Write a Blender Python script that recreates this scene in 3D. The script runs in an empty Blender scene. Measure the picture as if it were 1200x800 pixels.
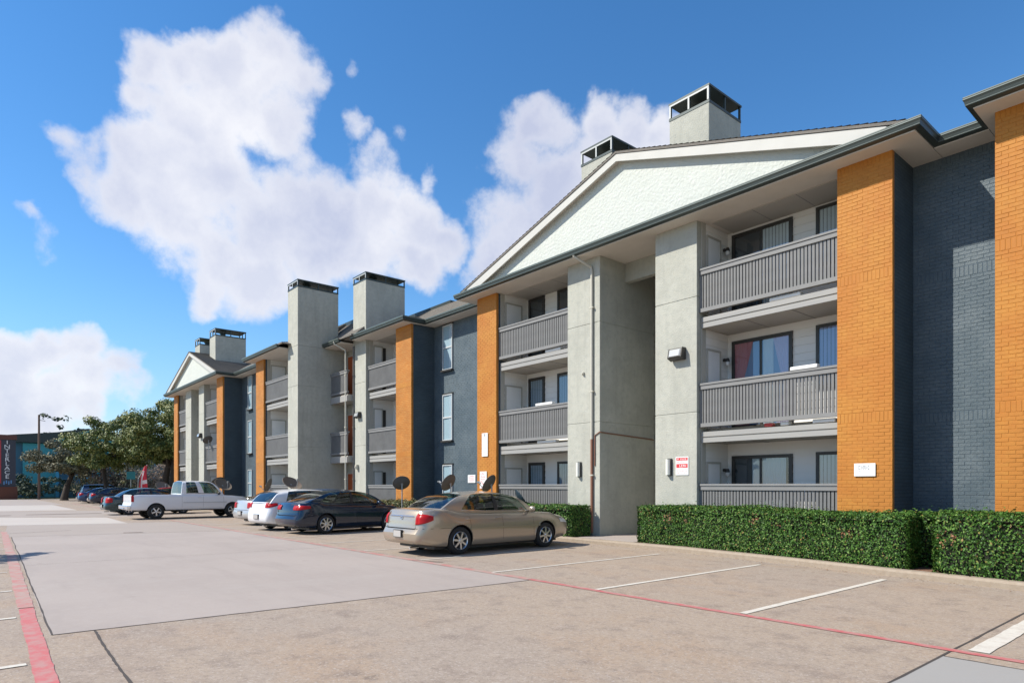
import bpy, bmesh, math, random
from math import radians as R, sin, cos, pi
from mathutils import Vector, Matrix, noise
random.seed(7)
D = bpy.data; C = bpy.context; scene = C.scene; col = scene.collection

# ------------------------------------------------------------------ camera
HC = 1.6
F_PX = 757.7
RT = Vector((.64822, .76145, 0)); FW = Vector((-.76145, .64822, 0)); UP = Vector((0, 0, 1))
cam = D.objects.new('camera', D.cameras.new('camera')); col.objects.link(cam)
cam.location = (0, 0, HC); cam.rotation_euler = (R(90), 0, math.atan2(.76145, .64822))
cam.data.sensor_width = 36; cam.data.lens = F_PX/1200*36; cam.data.shift_y = 169/1200
cam.data.clip_start = .1; cam.data.clip_end = 5000
scene.camera = cam

def pdir(px, py):
    return (FW + RT*((px-600)/F_PX) + UP*((569-py)/F_PX)).normalized()

# ------------------------------------------------------------------ light
SUN = Vector((-.64, -1.0, 1.17)).normalized()
s = D.objects.new('sun', D.lights.new('sun', 'SUN')); col.objects.link(s)
s.data.energy = 5.0; s.data.angle = R(.5); s.data.color = (1, .94, .84)
s.rotation_euler = SUN.to_track_quat('Z', 'Y').to_euler()
scene.view_settings.view_transform = 'Standard'; scene.view_settings.look = 'None'
scene.view_settings.exposure = .42; scene.view_settings.gamma = 1
try: scene.view_settings.use_curve_mapping = False
except Exception: pass

world = D.worlds.new('World'); scene.world = world; world.use_nodes = True
def build_world():
    nt = world.node_tree; N = nt.nodes; L = nt.links; N.clear()
    def nd(t, **k):
        n = N.new(t)
        for a, b in k.items(): setattr(n, a, b)
        return n
    out = nd('ShaderNodeOutputWorld'); bg = nd('ShaderNodeBackground'); bg.inputs[1].default_value = .060
    L.new(bg.outputs[0], out.inputs[0])
    sky = nd('ShaderNodeTexSky', sky_type='NISHITA'); sky.sun_disc = False
    sky.sun_elevation = math.asin(SUN.z); sky.sun_rotation = math.atan2(SUN.x, SUN.y)
    sky.altitude = 100; sky.air_density = 1.0; sky.dust_density = 0; sky.ozone_density = 3.0
    hs = nd('ShaderNodeHueSaturation'); hs.inputs['Saturation'].default_value = 1.25; hs.inputs['Value'].default_value = SKYV
    hs.inputs['Hue'].default_value = .5
    L.new(sky.outputs[0], hs.inputs['Color'])
    tc = nd('ShaderNodeTexCoord')
    # wispy warp of the direction
    n1 = nd('ShaderNodeTexNoise'); n1.inputs['Scale'].default_value = 9; n1.inputs['Detail'].default_value = 5; n1.inputs['Roughness'].default_value = .52
    L.new(tc.outputs['Generated'], n1.inputs['Vector'])
    sub = nd('ShaderNodeVectorMath', operation='SUBTRACT'); sub.inputs[1].default_value = (.5, .5, .5)
    L.new(n1.outputs['Color'], sub.inputs[0])
    sc = nd('ShaderNodeVectorMath', operation='SCALE'); sc.inputs['Scale'].default_value = .11
    L.new(sub.outputs[0], sc.inputs[0])
    ad = nd('ShaderNodeVectorMath', operation='ADD'); L.new(tc.outputs['Generated'], ad.inputs[0]); L.new(sc.outputs[0], ad.inputs[1])
    nv = nd('ShaderNodeVectorMath', operation='NORMALIZE'); L.new(ad.outputs[0], nv.inputs[0])
    blobs = [(178,78,36),(222,72,30),(262,84,34),(315,78,44),(345,100,34),(170,118,34),(225,140,62),(330,150,42),(285,120,44),
      (178,190,58),(240,215,66),(150,235,42),(96,188,24),(72,168,16),(105,215,20),(205,255,62),(325,262,66),(385,245,44),(440,240,44),
      (490,262,42),(520,280,30),(430,290,48),(365,295,56),(262,310,58),(242,345,32),(300,330,40),(485,310,32),(350,190,22),
      (62,288,12),(40,262,9),(416,152,15),(466,163,11),(435,186,16),(404,82,8),(509,206,8),
      (640,150,34),(612,185,40),(697,148,32),(748,142,32),(782,146,30),(715,195,66),(655,235,66),(605,280,52),(580,312,38),(645,320,70),(800,170,40),(552,318,18),
      (98,412,30),(55,415,30),(142,428,28),(100,445,42),(25,425,36),(60,472,40),(150,448,22),(10,465,46),(-40,440,60),(100,478,30),(-90,470,70)]
    fld = None
    def blob(c, ang, w=1):
        nonlocal fld
        ca = cos(ang*1.16)
        dp = nd('ShaderNodeVectorMath', operation='DOT_PRODUCT'); dp.inputs[1].default_value = c
        L.new(nv.outputs[0], dp.inputs[0])
        ma = nd('ShaderNodeMath', operation='MULTIPLY_ADD'); k = w/(1-ca); ma.inputs[1].default_value = k; ma.inputs[2].default_value = -ca*k
        L.new(dp.outputs['Value'], ma.inputs[0])
        if fld is None: fld = ma.outputs[0]; return
        mx = nd('ShaderNodeMath', operation='SMOOTH_MAX'); mx.inputs[2].default_value = .35
        L.new(fld, mx.inputs[0]); L.new(ma.outputs[0], mx.inputs[1]); fld = mx.outputs[0]
    for x, y, r in blobs:
        c = pdir(x, y); a = .5*(c.angle(pdir(x+r, y)) + c.angle(pdir(x, y+r)))
        blob(c, a*(1.25 if r < 25 else 1), .30 if r < 13 else (.55 if r < 25 else 1))
    rr = random.Random(3)
    for i in range(26):                      # the same broken cumulus goes on round the sky
        az = math.atan2(FW.y, FW.x) + rr.uniform(1.0, 2*pi-1.0); el = rr.uniform(.08, .75)
        c0 = Vector((cos(az)*cos(el), sin(az)*cos(el), sin(el)))
        blob(c0, rr.uniform(.06, .17))
    n2 = nd('ShaderNodeTexNoise'); n2.inputs['Scale'].default_value = 11; n2.inputs['Detail'].default_value = 10; n2.inputs['Roughness'].default_value = .66
    L.new(tc.outputs['Generated'], n2.inputs['Vector'])
    m = nd('ShaderNodeMath', operation='MULTIPLY_ADD'); m.inputs[1].default_value = 1.9; m.inputs[2].default_value = -.95
    L.new(n2.outputs['Fac'], m.inputs[0])
    a2 = nd('ShaderNodeMath', operation='ADD'); L.new(fld, a2.inputs[0]); L.new(m.outputs[0], a2.inputs[1])
    den = nd('ShaderNodeMapRange', interpolation_type='SMOOTHSTEP'); den.inputs[1].default_value = -.06; den.inputs[2].default_value = .74
    den.inputs[3].default_value = 0; den.inputs[4].default_value = .93
    L.new(a2.outputs[0], den.inputs[0])
    # cloud brightness: thick parts a touch greyer, soft mottling
    n3 = nd('ShaderNodeTexNoise'); n3.inputs['Scale'].default_value = 6; n3.inputs['Detail'].default_value = 6
    L.new(nv.outputs[0], n3.inputs['Vector'])
    thick = nd('ShaderNodeMapRange'); thick.inputs[1].default_value = .25; thick.inputs[2].default_value = 1.1; thick.inputs[3].default_value = 0; thick.inputs[4].default_value = .62
    L.new(a2.outputs[0], thick.inputs[0])
    t2 = nd('ShaderNodeMath', operation='MULTIPLY_ADD'); t2.inputs[1].default_value = 1.9; t2.inputs[2].default_value = -.85
    L.new(n3.outputs['Fac'], t2.inputs[0])
    t3 = nd('ShaderNodeMath', operation='ADD'); t3.use_clamp = True; L.new(thick.outputs[0], t3.inputs[0]); L.new(t2.outputs[0], t3.inputs[1])
    cc = nd('ShaderNodeMix', data_type='RGBA'); cc.inputs[6].default_value = (12.2, 12.2, 12.7, 1); cc.inputs[7].default_value = (7.4, 7.9, 10.0, 1)
    L.new(t3.outputs[0], cc.inputs[0])
    mix = nd('ShaderNodeMix', data_type='RGBA'); L.new(den.outputs[0], mix.inputs[0]); L.new(hs.outputs[0], mix.inputs[6]); L.new(cc.outputs[2], mix.inputs[7])
    sp = nd('ShaderNodeSeparateXYZ'); L.new(tc.outputs['Generated'], sp.inputs[0])
    hz = nd('ShaderNodeMapRange', interpolation_type='SMOOTHSTEP'); hz.inputs[1].default_value = -.05; hz.inputs[2].default_value = .26; hz.inputs[3].default_value = .55; hz.inputs[4].default_value = 0
    L.new(sp.outputs[2], hz.inputs[0])
    m2 = nd('ShaderNodeMix', data_type='RGBA'); L.new(hz.outputs[0], m2.inputs[0]); L.new(hs.outputs[0], m2.inputs[6]); m2.inputs[7].default_value = (3.0, 4.5, 7.8, 1)
    L.new(m2.outputs[2], mix.inputs[6])
    L.new(mix.outputs[2], bg.inputs[0])
SKYV = 2.35
build_world()
world.cycles.sampling_method = 'MANUAL'; world.cycles.sample_map_resolution = 512
scene.cycles.max_bounces = 6; scene.cycles.diffuse_bounces = 3; scene.cycles.glossy_bounces = 3; scene.cycles.transparent_max_bounces = 12

# ------------------------------------------------------------------ materials
MATS = {}
def lin(c): return tuple(((v/255)/12.92 if v/255 <= .04045 else ((v/255+.055)/1.055)**2.4) for v in c)
def mat(name, color, rough=.8, metal=0, bump=None, var=None, spec=.5, coat=0, island=None, emit=None, extra=None, coords='Object', warp=None):
    """bump=(scale, strength, detail); var=(scale, amount, color2[, lo, hi]); island=(color2, ...)"""
    if name in MATS: return MATS[name]
    m = D.materials.new(name); m.use_nodes = True; nt = m.node_tree; N = nt.nodes; L = nt.links
    b = N['Principled BSDF']; b.inputs['Base Color'].default_value = (*color, 1); b.inputs['Roughness'].default_value = rough
    b.inputs['Metallic'].default_value = metal; b.inputs['Specular IOR Level'].default_value = spec; b.inputs['Coat Weight'].default_value = coat
    b.inputs['Coat Roughness'].default_value = .03
    tc = N.new('ShaderNodeTexCoord'); src = None
    cs = tc.outputs[coords]
    if var:
        layers = var if isinstance(var, list) else [var]
        for v in layers:
            sc, amt, c2 = v[:3]; lo = v[3] if len(v) > 3 else .35; hi = v[4] if len(v) > 4 else .65; scl = v[5] if len(v) > 5 else None
            n = N.new('ShaderNodeTexNoise'); n.inputs['Scale'].default_value = sc; n.inputs['Detail'].default_value = 6; n.inputs['Roughness'].default_value = .6
            if scl:
                mp = N.new('ShaderNodeMapping'); mp.inputs['Scale'].default_value = scl; L.new(cs, mp.inputs[0]); L.new(mp.outputs[0], n.inputs['Vector'])
            else: L.new(cs, n.inputs['Vector'])
            mr = N.new('ShaderNodeMapRange'); mr.inputs[1].default_value = lo; mr.inputs[2].default_value = hi; mr.inputs[4].default_value = amt
            L.new(n.outputs['Fac'], mr.inputs[0])
            mx = N.new('ShaderNodeMix'); mx.data_type = 'RGBA'
            if src is None: mx.inputs[6].default_value = (*color, 1)
            else: L.new(src, mx.inputs[6])
            mx.inputs[7].default_value = (*c2, 1); L.new(mr.outputs[0], mx.inputs[0]); src = mx.outputs[2]
    if island:
        g = N.new('ShaderNodeNewGeometry'); cr = N.new('ShaderNodeValToRGB')
        el = cr.color_ramp.elements
        for i, (p, c) in enumerate(island):
            e = el[i] if i < 2 else el.new(p)
            e.position = p; e.color = (*c, 1)
        L.new(g.outputs['Random Per Island'], cr.inputs[0]); src = cr.outputs[0]
    if src is not None: L.new(src, b.inputs['Base Color'])
    if bump:
        n = N.new('ShaderNodeTexNoise'); n.inputs['Scale'].default_value = bump[0]; n.inputs['Detail'].default_value = bump[2] if len(bump) > 2 else 4
        L.new(cs, n.inputs['Vector'])
        bp = N.new('ShaderNodeBump'); bp.inputs['Strength'].default_value = bump[1]; bp.inputs['Distance'].default_value = bump[3] if len(bump) > 3 else .02
        L.new(n.outputs['Fac'], bp.inputs['Height']); L.new(bp.outputs[0], b.inputs['Normal'])
    if emit: b.inputs['Emission Color'].default_value = (*emit[0], 1); b.inputs['Emission Strength'].default_value = emit[1]
    MATS[name] = m; return m

def brick_mat(name, color, color2, dark, bump=.6):
    """for brickwork too far off to tell bricks apart"""
    m = D.materials.new(name); m.use_nodes = True; nt = m.node_tree; N = nt.nodes; L = nt.links
    b = N['Principled BSDF']; b.inputs['Roughness'].default_value = .75
    tc = N.new('ShaderNodeTexCoord'); sp = N.new('ShaderNodeSeparateXYZ'); L.new(tc.outputs['Object'], sp.inputs[0])
    ad = N.new('ShaderNodeMath'); ad.operation = 'ADD'; L.new(sp.outputs[0], ad.inputs[0]); L.new(sp.outputs[1], ad.inputs[1])
    cb = N.new('ShaderNodeCombineXYZ'); L.new(ad.outputs[0], cb.inputs[0]); L.new(sp.outputs[2], cb.inputs[1])
    br = N.new('ShaderNodeTexBrick'); L.new(cb.outputs[0], br.inputs['Vector'])
    br.inputs['Color1'].default_value = (*color, 1); br.inputs['Color2'].default_value = (*color2, 1); br.inputs['Mortar'].default_value = (*dark, 1)
    br.inputs['Scale'].default_value = 1; br.inputs['Brick Width'].default_value = .21; br.inputs['Row Height'].default_value = .0758; br.inputs['Mortar Size'].default_value = .006
    n = N.new('ShaderNodeTexNoise'); n.inputs['Scale'].default_value = 1.3; n.inputs['Detail'].default_value = 6; L.new(tc.outputs['Object'], n.inputs['Vector'])
    mr = N.new('ShaderNodeMapRange'); mr.inputs[1].default_value = .3; mr.inputs[2].default_value = .7; mr.inputs[3].default_value = .85; mr.inputs[4].default_value = 1.12
    L.new(n.outputs['Fac'], mr.inputs[0])
    vm = N.new('ShaderNodeVectorMath'); vm.operation = 'SCALE'; L.new(br.outputs['Color'], vm.inputs[0]); L.new(mr.outputs[0], vm.inputs['Scale'])
    L.new(vm.outputs[0], b.inputs['Base Color'])
    bp = N.new('ShaderNodeBump'); bp.invert = True; bp.inputs['Strength'].default_value = bump; bp.inputs['Distance'].default_value = .01
    L.new(br.outputs['Fac'], bp.inputs['Height']); L.new(bp.outputs[0], b.inputs['Normal'])
    MATS[name] = m; return m

ORG_C = (.415, .148, .015); NAVY = (.052, .078, .105)
M_orange = mat('orange brick paint', ORG_C, .7, bump=(60, .35, 5, .004), var=[(1.1, .6, (.47, .21, .028), .4, .6), (9, .5, (.345, .128, .013), .45, .68)])
M_orange_far = brick_mat('far orange brick', ORG_C, (0.451, 0.187, 0.032), (0.340, 0.128, 0.019))
M_mortar_o = mat('orange painted mortar', (0.416, 0.166, 0.028), .85, bump=(90, .3, 3, .003))
M_navy = mat('navy brick paint', (.068, .097, .115), .55, bump=(50, .8, 6, .008), var=[(1.4, .6, (.125, .155, .170), .4, .6), (14, .5, (.052, .078, .094), .45, .65)])
M_navy_far = brick_mat('far navy brick', (.058, .086, .104), (.050, .076, .093), (.036, .055, .069), .8)
M_mortar_n = mat('navy painted mortar', (.07, .10, .13), .85)
M_stucco = mat('grey green stucco', (.372, .372, .322), .9, bump=(30, .7, 8, .018), var=[(.9, .6, (.45, .45, .39), .42, .6), (7, .4, (.29, .30, .27), .48, .66), (1.6, .4, (.28, .285, .25), .5, .72, (3, 3, .25)), (3.2, .4, (.47, .47, .42), .56, .7)])
M_stucco_w = mat('white pediment stucco', (0.531, 0.556, 0.515), .9, bump=(13, .7, 7, .035), var=[(2.5, .35, (0.448, 0.481, 0.432)), (8, .3, (0.548, 0.564, 0.515))])
M_trim = mat('pale grey trim', (0.415, 0.398, 0.349), .7, bump=(12, .15, 4, .01), var=(2, .3, (0.357, 0.349, 0.307)))
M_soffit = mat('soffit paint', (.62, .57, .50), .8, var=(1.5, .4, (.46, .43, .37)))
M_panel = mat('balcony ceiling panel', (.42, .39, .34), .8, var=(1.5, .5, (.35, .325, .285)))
M_gutter = mat('dark green gutter', (.030, .040, .036), .4, var=(3, .5, (.045, .056, .05)))
M_gutter2 = mat('gutter lip', (.14, .17, .15), .35)
M_tan = mat('tan downspout', (.47, .45, .38), .5, var=(4, .3, (.38, .36, .3)))
M_copper = mat('copper brown pipe', (.22, .10, .06), .5)
M_rail = mat('railing paint', (.20, .20, .197), .65, bump=(30, .2, 4, .004), var=(3, .5, (.165, .163, .158)))
M_bal = mat('baluster paint', (.16, .16, .158), .65, var=[(4, .6, (.115, .115, .113)), (1.2, .4, (.21, .21, .205))])
M_dark = mat('shadow backing', (.03, .032, .034), .9)
M_fascia = mat('balcony fascia paint', (.285, .282, .27), .7, bump=(25, .25, 5, .005), var=(2, .5, (.33, .32, .295), .4, .6, (.4, 1, 5)))
M_siding = mat('white lap siding', (.78, .765, .73), .7, bump=(18, .25, 4, .004), var=(1.3, .4, (.70, .69, .66)))
M_door_w = mat('white panel door', (.76, .77, .76), .55, var=(1, .3, (.52, .52, .5)))
M_brown = mat('dark brown frame', (.035, .033, .030), .45)
M_white = mat('white window vinyl', (.72, .74, .74), .4)
M_orangedoor = mat('rust orange door', (.36, .075, .018), .5)
M_shingle = mat('grey brown shingles', (.17, .155, .135), .95, bump=(40, .8, 6, .02), var=[(6, .6, (.12, .11, .10)), (1.2, .4, (.22, .20, .175))])
M_metal_dk = mat('chimney cap metal', (.035, .05, .05), .45, metal=.3)
M_metal_lt = mat('chimney cap front metal', (.42, .44, .43), .45)
M_blind = mat('white blinds', (.72, .74, .74), .7)
M_curt_w = mat('white sheer curtain', (.62, .68, .72), .8)
M_curt_p = mat('pink curtain', (.58, .20, .22), .8)
M_curt_l = mat('lilac curtain', (.62, .50, .66), .8)
M_room = mat('dim room', (.055, .06, .065), .8)
M_roomblue = mat('blue blind', (.22, .32, .50), .6)
def glass_mat(name, tint, trans=.85, rough=.02, ior=1.5):
    m = D.materials.new(name); m.use_nodes = True; nt = m.node_tree; N = nt.nodes; L = nt.links; N.clear()
    o = N.new('ShaderNodeOutputMaterial'); mx = N.new('ShaderNodeMixShader'); t = N.new('ShaderNodeBsdfTransparent'); g = N.new('ShaderNodeBsdfGlossy')
    t.inputs[0].default_value = (*[v*trans for v in tint], 1); g.inputs['Roughness'].default_value = rough; g.inputs[0].default_value = (.95, .97, 1, 1)
    fr = N.new('ShaderNodeFresnel'); fr.inputs[0].default_value = ior
    ge = N.new('ShaderNodeNewGeometry'); mf = N.new('ShaderNodeMix'); mf.inputs[3].default_value = .06
    L.new(ge.outputs['Backfacing'], mf.inputs[0]); L.new(fr.outputs[0], mf.inputs[2]); L.new(mf.outputs[0], mx.inputs[0]); L.new(t.outputs[0], mx.inputs[1]); L.new(g.outputs[0], mx.inputs[2]); L.new(mx.outputs[0], o.inputs[0])
    MATS[name] = m; return m
M_glass = glass_mat('window glass', (.85, .92, .95), .9, ior=1.9)
M_carglass = glass_mat('tinted car glass', (.42, .55, .48), .8, ior=1.9)

# ------------------------------------------------------------------ helpers
class MB:
    def __init__(s): s.v = []; s.f = []; s.m = []
    def add(s, vs, fs, mi=0):
        k = len(s.v); s.v += [tuple(v) for v in vs]; s.f += [tuple(i+k for i in f) for f in fs]; s.m += [mi]*len(fs); return s
    def box(s, x0, x1, y0, y1, z0, z1, mi=0):
        vs = [(x0,y0,z0),(x1,y0,z0),(x1,y1,z0),(x0,y1,z0),(x0,y0,z1),(x1,y0,z1),(x1,y1,z1),(x0,y1,z1)]
        return s.add(vs, [(0,3,2,1),(4,5,6,7),(0,1,5,4),(1,2,6,5),(2,3,7,6),(3,0,4,7)], mi)
    def prism(s, pts, axis, a0, a1, mi=0):
        """extrude a polygon (2D pts) along axis 'x','y' or 'z'"""
        def mk(p, a): return {'x': (a, p[0], p[1]), 'y': (p[0], a, p[1]), 'z': (p[0], p[1], a)}[axis]
        n = len(pts); vs = [mk(p, a0) for p in pts] + [mk(p, a1) for p in pts]
        fs = [tuple(range(n)), tuple(range(2*n-1, n-1, -1))] + [(i, (i+1) % n + 0, (i+1) % n + n, i+n) for i in range(n)]
        return s.add(vs, fs, mi)
    def tube(s, pts, r, n=8, mi=0, r2=None, cap=True):
        pts = [Vector(p) for p in pts]; k = len(s.v); m = len(pts); rs = r if isinstance(r, (list, tuple)) else [r + ((r2-r)*i/(m-1) if r2 is not None else 0) for i in range(m)]
        for i, p in enumerate(pts):
            t = (pts[min(i+1, m-1)] - pts[max(i-1, 0)]).normalized()
            a = t.orthogonal().normalized() if i == 0 else (a - t*a.dot(t)).normalized(); b = t.cross(a)
            for j in range(n):
                an = 2*pi*j/n; s.v.append(tuple(p + (a*cos(an) + b*sin(an))*rs[i]))
        for i in range(m-1):
            for j in range(n):
                s.f.append((k+i*n+j, k+i*n+(j+1) % n, k+(i+1)*n+(j+1) % n, k+(i+1)*n+j)); s.m.append(mi)
        if cap:
            s.f.append(tuple(k+j for j in range(n-1, -1, -1))); s.f.append(tuple(k+(m-1)*n+j for j in range(n))); s.m += [mi, mi]
        return s
    def grid(s, P, nu, nv, mi=0):
        k = len(s.v)
        for i in range(nu+1):
            for j in range(nv+1): s.v.append(tuple(P(i/nu, j/nv)))
        for i in range(nu):
            for j in range(nv):
                a = k+i*(nv+1)+j; s.f.append((a, a+nv+1, a+nv+2, a+1)); s.m.append(mi)
        return s
    def mesh(s, name, mats, org=(0, 0, 0), smooth=None):
        me = D.meshes.new(name); ox, oy, oz = org
        me.from_pydata([(x-ox, y-oy, z-oz) for x, y, z in s.v], [], s.f)
        for m in (mats if isinstance(mats, (list, tuple)) else [mats]): me.materials.append(m)
        if any(s.m): me.polygons.foreach_set('material_index', s.m)
        if smooth is not None:
            me.polygons.foreach_set('use_smooth', [True]*len(s.f))
            me.update()
            if smooth < 3: me.set_sharp_from_angle(angle=smooth)
        me.update(); return me
    def build(s, name, mats, parent=None, org=(0, 0, 0), smooth=None, bevel=0, kind=None):
        o = D.objects.new(name, s.mesh(name, mats, org, smooth)); col.objects.link(o)
        if parent is not None: o.parent = parent
        if bevel:
            b = o.modifiers.new('bevel', 'BEVEL'); b.width = bevel; b.segments = 1; b.limit_method = 'ANGLE'
        if kind: o['kind'] = kind
        return o
def tag(o, label=None, cat=None, group=None, kind=None):
    if label: o['label'] = label
    if cat: o['category'] = cat
    if group: o['group'] = group
    if kind: o['kind'] = kind
    return o
def empty(name, loc, label, cat, group=None, rz=0):
    o = D.objects.new(name, None); col.objects.link(o); o.location = loc; o.rotation_euler = (0, 0, rz); o.empty_display_size = .3
    return tag(o, label, cat, group)
def inst(name, me, parent=None, loc=(0, 0, 0), rz=0, sc=None):
    o = D.objects.new(name, me); col.objects.link(o); o.location = loc; o.rotation_euler = (0, 0, rz)
    if sc: o.scale = sc
    if parent is not None: o.parent = parent
    return o
def copy_tree(o, parent=None):
    c = o.copy(); col.objects.link(c); c.parent = parent
    for ch in list(o.children): copy_tree(ch, c)
    return c
def text_mesh(txt, size, m, ext=.004):
    cu = D.curves.new('letters', 'FONT'); cu.body = txt; cu.size = size; cu.extrude = ext; cu.align_x = 'CENTER'; cu.align_y = 'CENTER'
    cu.resolution_u = 2
    o = D.objects.new('letters', cu); col.objects.link(o)
    me = D.meshes.new_from_object(o.evaluated_get(C.evaluated_depsgraph_get())); me.materials.clear(); me.materials.append(m)
    D.objects.remove(o); return me

# ------------------------------------------------------------------ ground
M_lot = mat('exposed aggregate concrete', (.335, .265, .200), .85, bump=(90, .4, 4, .008),
            var=[(.22, .7, (.305, .252, .205), .45, .58), (.7, .7, (.335, .245, .17), .50, .62, (.6, 1, 1)), (2.6, .6, (.20, .155, .125), .52, .66), (1.7, .6, (.12, .09, .07), .66, .73), (.5, .5, (.21, .16, .13), .56, .68, (.25, 1, 1)), (4.5, .4, (.40, .33, .27), .55, .68), (17, .5, (.20, .15, .12), .5, .62), (34, .6, (.43, .375, .325), .54, .62), (60, .45, (.13, .10, .085), .55, .62)])
M_slab = mat('smooth pale concrete', (0.353, 0.303, 0.270), .8, bump=(60, .12, 4, .004),
             var=[(.3, .7, (0.320, 0.274, 0.245), .42, .58), (1.1, .5, (0.282, 0.241, 0.216), .5, .70, (.3, 1.6, 1)), (7, .3, (0.382, 0.340, 0.307), .5, .7), (1.3, .4, (0.191, 0.158, 0.141), .68, .76), (.4, .4, (0.373, 0.332, 0.299), .55, .7, (1.5, .3, 1)), (60, .3, (0.274, 0.241, 0.220), .5, .66)])
M_slab2 = mat('far pale concrete', (0.448, 0.407, 0.365), .8, var=[(.4, .5, (0.398, 0.349, 0.311))])
M_slab3 = mat('grey brown concrete', (0.315, 0.270, 0.237), .85, var=[(.4, .5, (0.349, 0.303, 0.266)), (20, .3, (0.274, 0.232, 0.207))])
M_slab4 = mat('blue grey concrete', (0.299, 0.286, 0.266), .85, bump=(60, .12, 4, .004), var=[(.9, .5, (0.307, 0.299, 0.286)), (40, .3, (0.282, 0.274, 0.266))])
M_red = mat('worn red paint', (0.457, 0.116, 0.116), .75, var=[(6, .75, (0.390, 0.232, 0.207), .42, .62), (40, .4, (0.349, 0.249, 0.216), .5, .68)])
M_redw = mat('faded red paint', (0.415, 0.166, 0.149), .8, var=[(4, .95, (0.349, 0.274, 0.232), .38, .6), (40, .4, (0.349, 0.274, 0.232), .5, .68)])
M_line = mat('worn white paint', (0.581, 0.548, 0.481), .75, var=[(8, .6, (0.415, 0.357, 0.299), .45, .7), (60, .4, (0.373, 0.315, 0.266), .55, .7)])
M_joint = mat('joint filler', (.06, .05, .045), .9)
M_kerb = mat('kerb concrete', (.27, .215, .16), .9, bump=(50, .3, 4, .008), var=[(2, .6, (0.282, 0.224, 0.166)), (12, .3, (0.398, 0.349, 0.282))])
M_mulch = mat('red brown mulch', (.20, .095, .06), .95, bump=(40, 1, 5, .03), var=[(5, .8, (.13, .08, .055)), (22, .4, (.28, .16, .10))])
M_grass = mat('dry grass', (.13, .13, .05), .95, bump=(20, 1, 5, .03), var=[(.5, .7, (.19, .17, .075)), (9, .5, (.08, .10, .035))])

def sheet(name, pts, z, m, kind='structure', th=0):
    mb = MB()
    mb.add([(x, y, z) for x, y in pts], [tuple(range(len(pts)))])
    return mb.build(name, m, kind=kind)
g = MB(); n = 60
g.grid(lambda u, v: (-1500+3000*u, -1500+3000*v, -.03), 20, 20).build('ground', M_grass, kind='structure')
sheet('parking_lot', [(-97, -25), (45, -25), (45, 14.1), (-28.5, 14.1), (-30.5, 12.2), (-97, 12.2)], .006, M_lot)
# pale slab of the driving lane and its neighbours further off
sheet('pavement', [(-25.4, 1.17), (-8.45, .72), (-8.12, 7.3), (-24.0, 7.3)], .0090, M_slab)
sheet('pavement', [(-33.0, 1.4), (-25.46, 1.0), (-24.06, 7.3), (-31.5, 7.3)], .0080, M_slab3)
sheet('pavement', [(-42.0, .9), (-33.06, .9), (-31.56, 5.4), (-38.3, 5.6)], .0085, M_slab2)
sheet('pavement', [(-52, .5), (-42.1, .9), (-38.4, 6.8), (-49, 6.8)], .0080, M_slab3)
sheet('pavement', [(-66, -1), (-52.1, .5), (-51, 5.8), (-66, 5.8)], .0085, M_slab2)
sheet('pavement', [(-96, -6), (-66.1, -1), (-66.1, 6.6), (-96, 6.6)], .0080, M_slab)
sheet('pavement', [(-2.0, -6), (6, -6), (6, 7.0), (-2.0, 7.0)], .0085, M_slab4)

def wob_line(name, p0, p1, w, z, m, amp=.0, seg=24, kind='structure', jag=0):
    """painted line or joint: thin strip with slightly wandering edges"""
    p0 = Vector((*p0, 0)); p1 = Vector((*p1, 0)); d = (p1-p0).normalized(); nrm = Vector((-d.y, d.x, 0)); mb = MB(); L = (p1-p0).length
    seg = max(2, int(L/.25)) if seg is None else seg
    rr = random.Random(name + str(p0.x)); vs = []
    for i in range(seg+1):
        p = p0 + (p1-p0)*(i/seg); o = nrm*(noise.noise(Vector((p.x*.6, p.y*.6, 3)))*amp)
        a = w/2*(1+rr.uniform(-jag, jag)); b = w/2*(1+rr.uniform(-jag, jag))
        vs += [(p.x+o.x+nrm.x*a, p.y+o.y+nrm.y*a, z), (p.x+o.x-nrm.x*b, p.y+o.y-nrm.y*b, z)]
    mb.add(vs, [(2*i, 2*i+1, 2*i+3, 2*i+2) for i in range(seg)])
    return mb.build(name, m, kind=kind)
# red fire lane stripes
wob_line('red_stripe', (-8.2, 7.37), (-1.0, 7.30), .11, .0125, M_red, .015, 60, jag=.12)
wob_line('red_stripe', (6, 7.25), (-.98, 7.30), .11, .0125, M_red, .015, 60, jag=.12)
wob_line('red_stripe', (-33.2, 7.4), (-8.22, 7.38), .16, .0122, M_redw, .02, 120, jag=.15)
wob_line('red_stripe', (-70, 7.6), (-37, 7.4), .14, .0122, M_redw, .02, 60, jag=.15)
wob_line('red_stripe', (-4, .45), (-10.5, .64), .155, .0125, M_red, .02, 60, jag=.06)
wob_line('red_stripe', (-10.55, .64), (-28.5, 1.12), .175, .0123, M_redw, .02, 60, jag=.12)
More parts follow.
